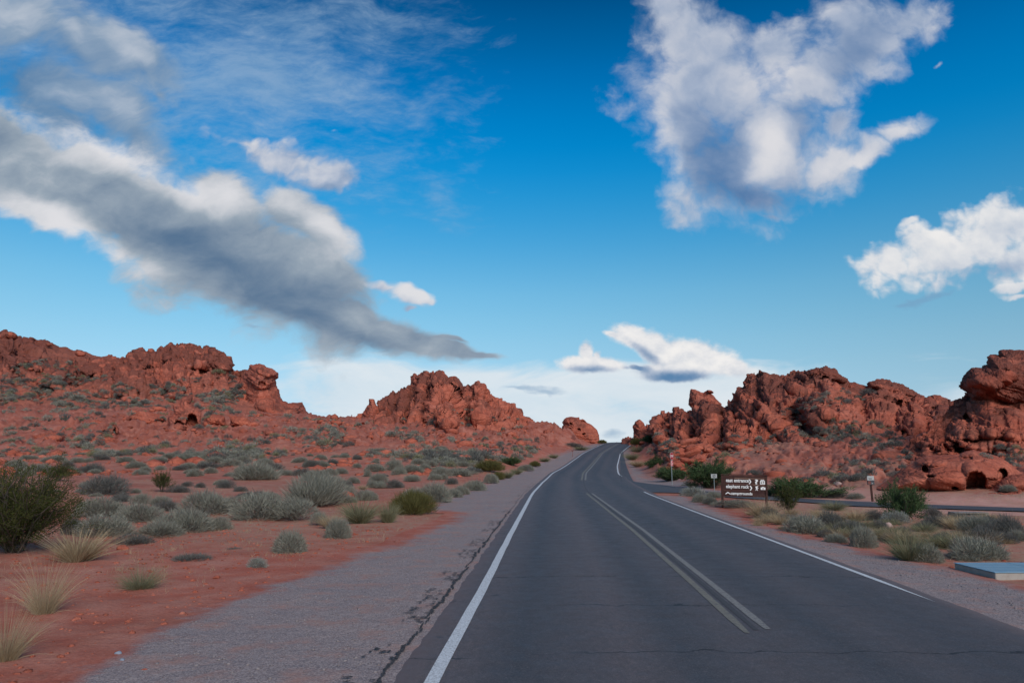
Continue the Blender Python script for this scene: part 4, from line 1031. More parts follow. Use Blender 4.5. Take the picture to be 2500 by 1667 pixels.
# ---- right: second, higher ridge
TOP2 = [(1760, 1010)] + [C4(*p) for p in [(-20, 700), (0, 632), (20, 560), (60, 492), (110, 456), (170, 462), (235, 425), (300, 442), (380, 466), (440, 450), (520, 456), (560, 430), (640, 405), (720, 397), (800, 425), (830, 455), (900, 492), (912, 512), (1000, 530), (1060, 549), (1080, 545), (1088, 520), (1150, 512), (1220, 530), (1300, 565), (1380, 580), (1450, 612), (1530, 662), (1600, 656), (1660, 670), (1735, 702), (1800, 690), (1900, 700), (2100, 760)]]
m5 = Mass()
def scree2(px, py):
    ga = np.exp(-(((px - 2130 - (py - 1040) * .15) / 70) ** 2 + ((py - 1070) / 55) ** 2)) * 1.05
    gb = .75 * np.exp(-(((px - 2080) / 70) ** 2 + ((py - 965) / 14) ** 2))
    gc = sstep(py, 1070, 1120) * (px < 2060) * .55 + .6 * np.exp(-(((px - 1900) / 50) ** 2 + ((py - 1010) / 14) ** 2))
    return np.clip(ga + gb + gc, 0, 1)
S2_ = sheet(m5, TOP2, [(1760, 70), (1850, 62), (1950, 56), (2050, 52), (2150, 52), (2300, 56), (2430, 60)], [(1760, 116), (1830, 116), (2000, 112), (2200, 108), (2317, 104), (2430, 100)], 1772, 2425, 1.3, 235, 5.2, 601, .9, .80, (.5, -.3, 1), scree2,
            bumps=[(1990, 1000, 36, 44, 6), (1900, 990, 50, 34, 4), (2070, 1020, 34, 44, 5), (2040, 1055, 46, 26, 3), (1950, 950, 40, 16, 2), (2000, 920, 50, 12, 3), (2250, 1000, 36, 30, 4), (2300, 1020, 30, 30, 4), (2230, 1050, 34, 26, 3), (1870, 1015, 24, 12, 2), (2180, 960, 40, 18, 2), (1950, 1100, 40, 16, 1.5)],
            holes=[(2013, 924, 13, 7, 3), (1985, 1000, 9, 30, 2.0), (2196, 980, 7, 5, 2), (2214, 983, 6, 4, 2), (2190, 1002, 9, 4, 2), (2282, 994, 10, 6, 2.5), (2206, 1056, 8, 9, 2), (2247, 1062, 8, 6, 2), (2240, 1020, 8, 3, 1.5), (2000, 1115, 14, 8, 1.5), (2330, 1005, 8, 14, 2)], back=26, jag=.6, bed=1.45, rub=.40, cap=.45, stains=[(1992, 995, 30, 36, .9), (1900, 940, 80, 26, .6), (2010, 915, 60, 20, .7), (2160, 945, 60, 18, .8), (2300, 1010, 26, 24, .9), (1880, 970, 40, 30, .4)])
blocks_on(m5, S2_, rg, 240, lambda px, py: .35 + .65 * float(scree2(px, py)), .2, .8, 2.6)
lump(m5, [C4(*p) for p in [(545, 470), (560, 430), (640, 405), (720, 397), (800, 425), (830, 455), (900, 492), (905, 520), (800, 505), (700, 480), (620, 490)]], 110., 3.0, 1.8, 611, 1.1, .9, .0, edge=.6, stain=.7)
lump(m5, [C4(*p) for p in [(1080, 560), (1085, 520), (1150, 512), (1220, 530), (1300, 562), (1380, 580), (1460, 612), (1530, 660), (1440, 650), (1300, 600), (1180, 570)]], 106., 2.2, 1.8, 613, 1.1, .9, .0, edge=.6, stain=.7)
m5.build('rock_ridge', ROCK, 'high red rock ridge above the road sign, with a dark stained face', group=None)

# ---- right: the near cliff with the overhanging head
TOP3 = [(2140, 1190), (2180, 1130), (2225, 1085), (2262, 1052), (2300, 1015), (2330, 982)] + [C4(*p) for p in [(1890, 640), (1960, 600), (2100, 560), (2300, 520), (2500, 500)]] + [(2600, 925), (2740, 900), (2860, 960), (2960, 1050), (3040, 1150)]
m6 = Mass()
def scree3(px, py):
    return .8 * np.exp(-(((px - 2440) / 60) ** 2 + ((py - 1098 - (px - 2440) * .22) / 9) ** 2)) + .8 * np.exp(-(((px - 2520) / 60) ** 2 + ((py - 1130) / 22) ** 2))
S3_ = sheet(m6, TOP3, [(2130, 52), (2200, 50), (2300, 47), (2400, 45), (2800, 45)], [(2130, 56), (2250, 62), (2330, 68), (2500, 70), (2800, 72)], 2150, 3030, 1.6, 230, 3.0, 701, .95, .42, (.22, -.25, 1), scree3,
            bumps=[(2290, 1080, 44, 22, 2.5), (2350, 1060, 40, 26, 2.5), (2440, 1010, 80, 60, 3), (2310, 1105, 40, 16, 2), (2400, 1090, 60, 14, 1.5), (2460, 1060, 80, 16, 1.5)],
            holes=[(2360, 1030, 8, 26, 1.6), (2310, 1095, 12, 10, 1.6), (2340, 1100, 8, 10, 1.4), (2440, 1008, 22, 9, .9), (2270, 1098, 10, 9, 1.2), (2370, 1075, 24, 5, 1.2)], back=18, bed=1.7, rub=.30, cap=.2, stains=[(2440, 1005, 36, 14, .9), (2300, 1100, 30, 16, .5), (2360, 1000, 20, 24, .5)])
blocks_on(m6, S3_, rg, 60, lambda px, py: 1.0 if py > 1080 else .06, .15, .6, 2.4)
lump(m6, [C4(*p) for p in [(1905, 612), (1880, 596), (1850, 582), (1812, 552), (1822, 525), (1840, 500), (1860, 470), (1882, 450), (1900, 425), (1920, 400), (1960, 396), (2012, 398), (2020, 380), (2032, 370), (2052, 372), (2056, 340), (2048, 305), (2080, 290), (2150, 296), (2156, 256), (2250, 245), (2352, 248), (2520, 240), (2760, 262), (2900, 300), (2900, 700), (2300, 700), (2000, 690), (1930, 650)]], 66., 6.0, 2.4, 711, 1.5, .55, .035, (.35, -.1, 1), edge=.35, bumps=[(2420, 910, 60, 40, 2.0), (2390, 935, 40, 26, 1.5)], holes=[(2362, 948, 22, 16, .8), (2498, 920, 5, 4, 1.5), (2455, 908, 10, 6, .8)], stain=.85, bed=1.5, rub=.35)
m6.build('rock_cliff', ROCK_BAND, 'near red cliff with an overhanging head, at the right edge of the view')

# ---- right: the low rounded rock with the round cave beside the side road
C7 = lambda x, y: (2130 + x / 5.6, 1050 + y / 5.6)
m7 = Mass()
lump(m7, [C7(*p) for p in [(20, 800), (150, 720), (320, 590), (400, 520), (540, 450), (600, 400), (740, 345), (1000, 340), (1180, 330), (1280, 285), (1380, 262), (1520, 300), (1700, 350), (1850, 430), (1960, 530), (2100, 620), (2250, 700), (2400, 900), (2300, 960), (1500, 960), (700, 960), (100, 900)]], 41.5, 3.6, 2.2, 801, 1.3, .20, .012, (.25, -.1, 1), edge=.3, stain=-.2, bed=.7, rub=.4,
     holes=[C7(1415, 735) + (28, 34, 1.7), C7(1775, 600) + (14, 17, 1.4), C7(720, 535) + (8, 9, 1.2), C7(800, 630) + (13, 4.5, 1.2), C7(1130, 788) + (10, 5, 1.1), C7(1300, 390) + (14, 5, .35)], bumps=[C7(1100, 620) + (60, 60, .7), C7(1560, 520) + (60, 30, .6), C7(800, 420) + (40, 14, .6)], prof=.8)
lump(m7, [C7(*p) for p in [(1500, 900), (1640, 780), (1760, 680), (1900, 610), (2072, 580), (2300, 560), (2600, 640), (2700, 900), (2100, 920)]], 38.6, 1.8, 1.5, 803, 1.3, .25, .01, edge=.35)
lump(m7, [C7(*p) for p in [(760, 960), (1000, 905), (1400, 890), (1600, 860), (2072, 850), (2500, 840), (2800, 900), (2800, 1010), (1500, 1000), (900, 985)]], 37.6, 1.5, 1.2, 805, 1.4, .35, .0, edge=.4)
m7.build('cave_rock', ROCK_BAND, 'low rounded red rock with a round dark cave, beside the side road')

# ------------------------------------------------------------------ what the camera side of the place looks like: depth of the nearest surface
ZW, ZH = 1250, 834
ZB = np.full((ZH + 2, ZW + 2), 1e9)
for V in SURF:
    x, y = proj(V); ok = (V[:, 1] > 2) & (x > 0) & (x < 2500) & (y > 0) & (y < 1667)
    np.minimum.at(ZB, ((y[ok] / 2).astype(int), (x[ok] / 2).astype(int)), V[ok, 1])
for _ in range(2):                       # close pinholes
    pad = np.stack([np.roll(np.roll(ZB, a, 0), b, 1) for a in (-1, 0, 1) for b in (-1, 0, 1)])
    med = np.sort(pad, 0)[2]; ZB = np.where(ZB > 1e8, med, ZB)
def stand(px, py):
    """the point of ground or rock seen at px, py"""
    if 0 <= px < 2500 and 0 <= py < 1667:
        Y = ZB[int(py / 2), int(px / 2)]
        if Y < 1e8: return at(px, py, float(Y))
    # outside the frame: walk along the line of sight
    u, v = ray(px, py); Ys = np.arange(4, 140, .1); P = np.stack([u * Ys, Ys, CAM_H + v * Ys], -1)
    k = np.argmax(ground_z(P[:, 0], P[:, 1]) >= P[:, 2]); return P[k]

# ------------------------------------------------------------------ plants
def leaf_mat(name, stops, rough=.85, sub=.25, spread=.35, tipc=None):
    b = B(name)
    r = b.attr('shade'); ob = b.rand()
    col = b.ramp(r, *stops)
    col = b.mix(b.math('MULTIPLY', ob, spread), col, stops[0][1])
    col = b.mix(b.ramp(b.noise(2.3, 3), (.35, .5), (.65, 0.0)), col, tuple(v * .72 for v in stops[1][1]))
    d = b.n('ShaderNodeBsdfDiffuse'); tr = b.n('ShaderNodeBsdfTranslucent'); mx = b.n('ShaderNodeMixShader')
    b.l(col, d.inputs[0]); b.l(col, tr.inputs[0]); mx.inputs[0].default_value = sub
    b.l(d.outputs[0], mx.inputs[1]); b.l(tr.outputs[0], mx.inputs[2]); b.l(mx.outputs[0], b.out.inputs[0])
    return b.m
M_SAGE = leaf_mat('sage_leaf', [(0, (.175, .168, .135)), (.5, (.300, .290, .232)), (1, (.440, .420, .345))])
M_SAGED = leaf_mat('dark_sage_leaf', [(0, (.100, .094, .086)), (.5, (.168, .162, .145)), (1, (.255, .245, .218))])
M_OLIVE = leaf_mat('olive_leaf', [(0, (.085, .078, .030)), (.5, (.150, .135, .050)), (1, (.230, .195, .080))])
M_GREEN = leaf_mat('green_leaf', [(0, (.045, .075, .035)), (.5, (.085, .130, .055)), (1, (.150, .195, .090))], spread=.2)
M_CREO = leaf_mat('creosote_leaf', [(0, (.032, .042, .016)), (.5, (.070, .080, .026)), (1, (.135, .130, .045))], spread=.2)
M_STRAW = leaf_mat('dry_grass', [(0, (.30, .215, .130)), (.5, (.48, .365, .225)), (1, (.62, .50, .33))])
M_GRGR = leaf_mat('green_dry_grass', [(0, (.165, .160, .085)), (.5, (.265, .250, .150)), (1, (.38, .345, .225))])
M_PALE = leaf_mat('pale_flower_shrub', [(0, (.20, .205, .17)), (.5, (.31, .31, .265)), (1, (.66, .65, .60))])
b = B('bare_twig'); M_TWIG = b.done(b.mix(b.noise(8, 3), (.13, .105, .088), (.26, .215, .185)), .9)
b = B('dark_stem'); M_STEM = b.done(b.mix(b.noise(8, 3), (.055, .043, .036), (.125, .095, .075)), .9)

def blades(base, dirn, length, width, rng, bend=0.0, seg=1, taper=True):
    """thin tapering strips; base (N,3), dirn (N,3) unit, length (N,), width (N,)"""
    n = len(base)
    side = np.cross(dirn, rng.normal(size=(n, 3))); side /= np.linalg.norm(side, axis=1, keepdims=True) + 1e-9
    V, F = [], []
    for k in range(seg + 1):
        t = k / seg
        c = base + dirn * (length * t)[:, None]; c[:, 2] -= bend * length * t * t
        w = width * ((1 - t) if taper else 1.0)
        if k == seg and taper: V.append(c)
        else: V += [c - side * w[:, None] * .5, c + side * w[:, None] * .5]
    V = np.stack(V, 1); m = V.shape[1]; o = np.arange(n)[:, None] * m
    for k in range(seg):
        a = 2 * k
        if k == seg - 1 and taper: F.append(o + np.array([a, a + 1, a + 2]))
        else: F += [o + np.array([a, a + 1, a + 3]), o + np.array([a, a + 3, a + 2])]
    return V.reshape(-1, 3), np.concatenate(F), m
def dirs(n, rng, up=0.0):
    d = rng.normal(size=(n, 3)); d[:, 2] = np.abs(d[:, 2]) + up; return d / np.linalg.norm(d, axis=1, keepdims=True)
def mesh_of(name, parts_, m):
    """parts_: list of (verts, tris, shade)"""
    V = np.vstack([p[0] for p in parts_]); off = np.cumsum([0] + [len(p[0]) for p in parts_[:-1]])
    F = np.vstack([p[1] + o for p, o in zip(parts_, off)]); s = np.concatenate([p[2] for p in parts_])
    o = obj(name, V, F, m, attrs={'shade': s}); me = o.data; bpy.data.objects.remove(o); return me
def stems(rng, n, h, spread, w0, thick=.010, mt=None, fork=2):
    V, F, T = [], [], []
    tips = []
    k = 0
    for i in range(n):
        a = rng.uniform(0, 6.28); lean = rng.uniform(.1, 1.0) * spread
        p = np.array([rng.normal() * w0, rng.normal() * w0, -.03]); d = np.array([math.cos(a) * lean, math.sin(a) * lean, 1.0]); d /= np.linalg.norm(d)
        chain = [p]; L_ = h * rng.uniform(.65, 1.05) / 6
        for j in range(6):
            d = d + rng.normal(size=3) * .13; d[2] = max(d[2], .15); d /= np.linalg.norm(d); p = p + d * L_; chain.append(p)
        tips.append(chain)
        for _ in range(fork):
            q = chain[rng.integers(2, 5)].copy(); e = d + rng.normal(size=3) * .7; e[2] = abs(e[2]); e /= np.linalg.norm(e); c2 = [q]
            for j in range(4): e = e + rng.normal(size=3) * .12; e /= np.linalg.norm(e); q = q + e * L_ * .8; c2.append(q)
            tips.append(c2)
    for c in tips:
        m = len(c)
        for j, q in enumerate(c):
            r = thick * (1 - .75 * j / m)
            for t in range(3): V.append(q + r * np.array([math.cos(2.1 * t), math.sin(2.1 * t), 0]))
        for j in range(m - 1):
            for t in range(3):
                a0, a1 = k + j * 3 + t, k + j * 3 + (t + 1) % 3; F += [(a0, a1, a1 + 3), (a0, a1 + 3, a0 + 3)]
        k += m * 3
    return (np.array(V), np.array(F), np.full(len(V), .5)), tips
def mound(seed, n, h=.55, ln=.11, wd=.010, up=.25, lumps=.22, low=.0, shell=.55):
    """a dense dome of fine twigs, one metre across"""
    rng = np.random.default_rng(seed); d = dirs(n, rng, low)
    nl = 5 if n > 1000 else 3; a0 = rng.uniform(0, 6.28); lobe = rng.integers(0, nl, n)          # several lobes grown together
    ca = a0 + np.arange(nl) * 6.28 / nl + rng.normal(size=nl) * .35; cr_ = rng.uniform(.12, .26, nl); lr = rng.uniform(.24, .36, nl); lr[0] = .38; cr_[0] = .05
    r = lr[lobe] * (1 + lumps * 1.3 * fbm(d * 1.0 + seed + lobe[:, None] * 5.0, .5, 3, seed))
    depth = shell + (1 - shell) * np.sqrt(rng.random(n))
    P = d * (r * depth)[:, None]; P[:, 2] *= h / .38
    P[:, 0] += np.cos(ca[lobe]) * cr_[lobe]; P[:, 1] += np.sin(ca[lobe]) * cr_[lobe]
    P[:, 2] *= .85
    g = d * np.array([1, 1, .9]) + rng.normal(size=(n, 3)) * .38; g[:, 2] += up; g /= np.linalg.norm(g, axis=1, keepdims=True)
    V, F, m = blades(P, g, ln * rng.uniform(.6, 1.35, n), wd * rng.uniform(.7, 1.4, n), rng)
    s = np.clip(.5 + .28 * rng.normal(size=n), 0, 1)
    return V, F, np.repeat(s, m)
def tuft(seed, n, h=1.0, spread=.45, bend=.25, wd=.010, base=.10, seg=4):
    rng = np.random.default_rng(seed); a = rng.uniform(0, 6.28, n); l = spread * np.sqrt(rng.random(n)) * 1.3
    P = np.stack([np.cos(a) * base * rng.random(n), np.sin(a) * base * rng.random(n), np.full(n, -.02)], -1)
    g = np.stack([np.cos(a) * l, np.sin(a) * l, np.ones(n)], -1) + rng.normal(size=(n, 3)) * .20; g /= np.linalg.norm(g, axis=1, keepdims=True)
    V, F, m = blades(P, g, h * rng.uniform(.25, 1.05, n), wd * rng.uniform(.6, 1.3, n), rng, bend, seg)
    return V, F, np.repeat(np.clip(.5 + .28 * rng.normal(size=n), 0, 1), m)
def leafy(seed, chains, per, ln, wd, start=.3, puff=.05, up=.3):
    rng = np.random.default_rng(seed); P, G = [], []
    for c in chains:
        c = np.array(c); t = start + (1 - start) * rng.random(per) ** .8; x = t * (len(c) - 1); i = np.minimum(x.astype(int), len(c) - 2); f = (x - i)[:, None]
        P.append(c[i] * (1 - f) + c[i + 1] * f + rng.normal(size=(per, 3)) * puff); g = (c[i + 1] - c[i]); g = g / (np.linalg.norm(g, axis=1, keepdims=True) + 1e-9) + rng.normal(size=(per, 3)) * .6; g[:, 2] += up
        G.append(g / np.linalg.norm(g, axis=1, keepdims=True))
    P, G = np.vstack(P), np.vstack(G); n = len(P)
    V, F, m = blades(P, G, ln * rng.uniform(.6, 1.4, n), wd * rng.uniform(.7, 1.3, n), rng)
    return V, F, np.repeat(np.clip(.5 + .28 * rng.normal(size=n), 0, 1), m)

# library: kind -> list of (foliage mesh, stem mesh, width, height) of a plant about one metre wide
LIB = {}
def lib(kind, m, variants, stem_m=M_TWIG):
    out = []
    for fol, st in variants:
        fm = mesh_of('foliage', fol, m); sm = mesh_of('stems', [st], stem_m) if st else None
        v = np.vstack([p[0] for p in fol]); out.append((fm, sm, float(np.percentile(np.abs(v[:, 0]), 97) * 2), float(np.percentile(v[:, 2], 99))))
    LIB[kind] = out
def st_(seed, n=16, h=.56, sp=1.5, w0=.05, th=.008, fork=3): return stems(np.random.default_rng(seed), n, h, sp, w0, th, fork=fork)[0]
lib('sage', M_SAGE, [([mound(s, 5200, h_, .10, .0085, .30)], st_(s)) for s, h_ in ((1, .50), (2, .58), (3, .46), (4, .54))])
lib('dark', M_SAGED, [([mound(s, 4600, h_, .10, .0085, .30, .3)], st_(s)) for s, h_ in ((11, .50), (12, .62), (13, .46))])
lib('brush', M_SAGE, [([mound(s, 4600, .62, .20, .008, .75, .30, .15, .35)], st_(s, 12, .5)) for s in (21, 22)])          # taller, loose grey green
lib('olive', M_OLIVE, [([mound(s, 6500, .60, .16, .008, .85, .16, .1, .45)], st_(s, 12, .5)) for s in (31, 32)])
lib('twiggy', M_SAGE, [([mound(s, 3200, .66, .10, .009, .30, .2, .35, .70)], st_(s, 26, .60, 1.5, .04, .007, 3)) for s in (41, 42)])
def shrubby(seed, n, h, sp, per, ln, wd, start, puff, fork=3, th=.012):
    s, ch = stems(np.random.default_rng(seed), n, h, sp, .04, th, fork=fork); return [leafy(seed + 1, ch, per, ln, wd, start, puff)], s
lib('green', M_GREEN, [shrubby(51, 26, .72, 1.0, 75, .075, .013, .15, .030), shrubby(52, 24, .70, 1.1, 75, .075, .013, .15, .030)], M_STEM)
lib('creosote', M_CREO, [shrubby(61, 24, .95, .75, 70, .042, .012, .32, .030, 4, .010), shrubby(62, 22, .95, .8, 70, .042, .012, .32, .030, 4, .010)], M_STEM)
lib('bigcreosote', M_CREO, [shrubby(66, 40, 1.0, .85, 150, .022, .0065, .18, .024, 6, .008)], M_STEM)
lib('straw', M_STRAW, [([tuft(71, 900, 1.0, .60, .24, .0034)], None), ([tuft(72, 850, 1.0, .85, .34, .0034)], None)])
lib('grgr', M_GRGR, [([tuft(81, 1200, .9, .75, .26, .0042)], None), ([tuft(82, 1200, .85, .95, .34, .0042)], None)])
lib('straw2', M_STRAW, [([tuft(73, 900, 1.0, .60, .22, .010)], None), ([tuft(74, 850, 1.0, .85, .30, .010)], None)])
lib('grgr2', M_GRGR, [([tuft(83, 1100, .9, .75, .24, .011)], None), ([tuft(84, 1100, .85, .95, .32, .011)], None)])
lib('pale', M_PALE, [([mound(91, 3600, .48, .085, .010, .30, .3)], st_(91))])
lib('mat', M_SAGED, [([mound(95, 1500, .16, .12, .010, .1, .4)], st_(95, 8, .14))])
FAR_SAGE = [mound(s, 300, h_, .16, .032, .30, .25) for s, h_ in ((201, .5), (202, .6), (203, .42))]
FAR_DARK = FAR_SAGE
lib('farsage', M_SAGE, [([m], None) for m in FAR_SAGE]); lib('fardark', M_SAGED, [([m], None) for m in FAR_DARK])

NAMES = {'sage': ('sage_mound', 'sage'), 'dark': ('dark_scrub', 'shrub'), 'brush': ('sagebrush', 'sage'), 'olive': ('olive_bush', 'bush'), 'twiggy': ('twiggy_shrub', 'shrub'), 'green': ('green_bush', 'bush'),
         'creosote': ('creosote_bush', 'bush'), 'bigcreosote': ('creosote_bush', 'bush'), 'straw': ('dry_grass_tuft', 'grass tuft'), 'grgr': ('green_grass_tuft', 'grass tuft'), 'pale': ('pale_shrub', 'shrub'), 'mat': ('low_mat_plant', 'plant'),
         'farsage': ('sage_mound', 'sage'), 'fardark': ('dark_scrub', 'shrub')}
prng = random.Random(4)
def plant(kind, px, py, w, h, label, group=None, var=None, rz=None):
    """a plant whose foot is seen at px, py and which looks w by h (photograph units) from there"""
    p = stand(px, py); s = p[1] / FPX * 1.0
    lk = kind + '2' if kind in ('straw', 'grgr') and p[1] > 15 else kind       # coarser blades farther off
    v = LIB[lk][prng.randrange(len(LIB[lk])) if var is None else var]
    fm, sm, vw, vh = v
    sx = w * s / vw; sz = h * s / vh
    nm, cat = NAMES[kind]
    loc = (float(p[0]), float(p[1] + sx * .28), float(p[2]) - .02)
    rz = prng.uniform(0, 6.28) if rz is None else rz
    if sm is None:
        o = bpy.data.objects.new(nm, fm); COL.objects.link(o); o.location = loc; o.rotation_euler = (0, 0, rz); o.scale = (sx, sx, sz)
    else:
        o = empty(nm, loc, rz); o.scale = (sx, sx, sz)
        for part, me in (('foliage', fm), ('stems', sm)):
            c = bpy.data.objects.new(part, me); COL.objects.link(c); c.parent = o
    tag(o, label, cat, group); return o

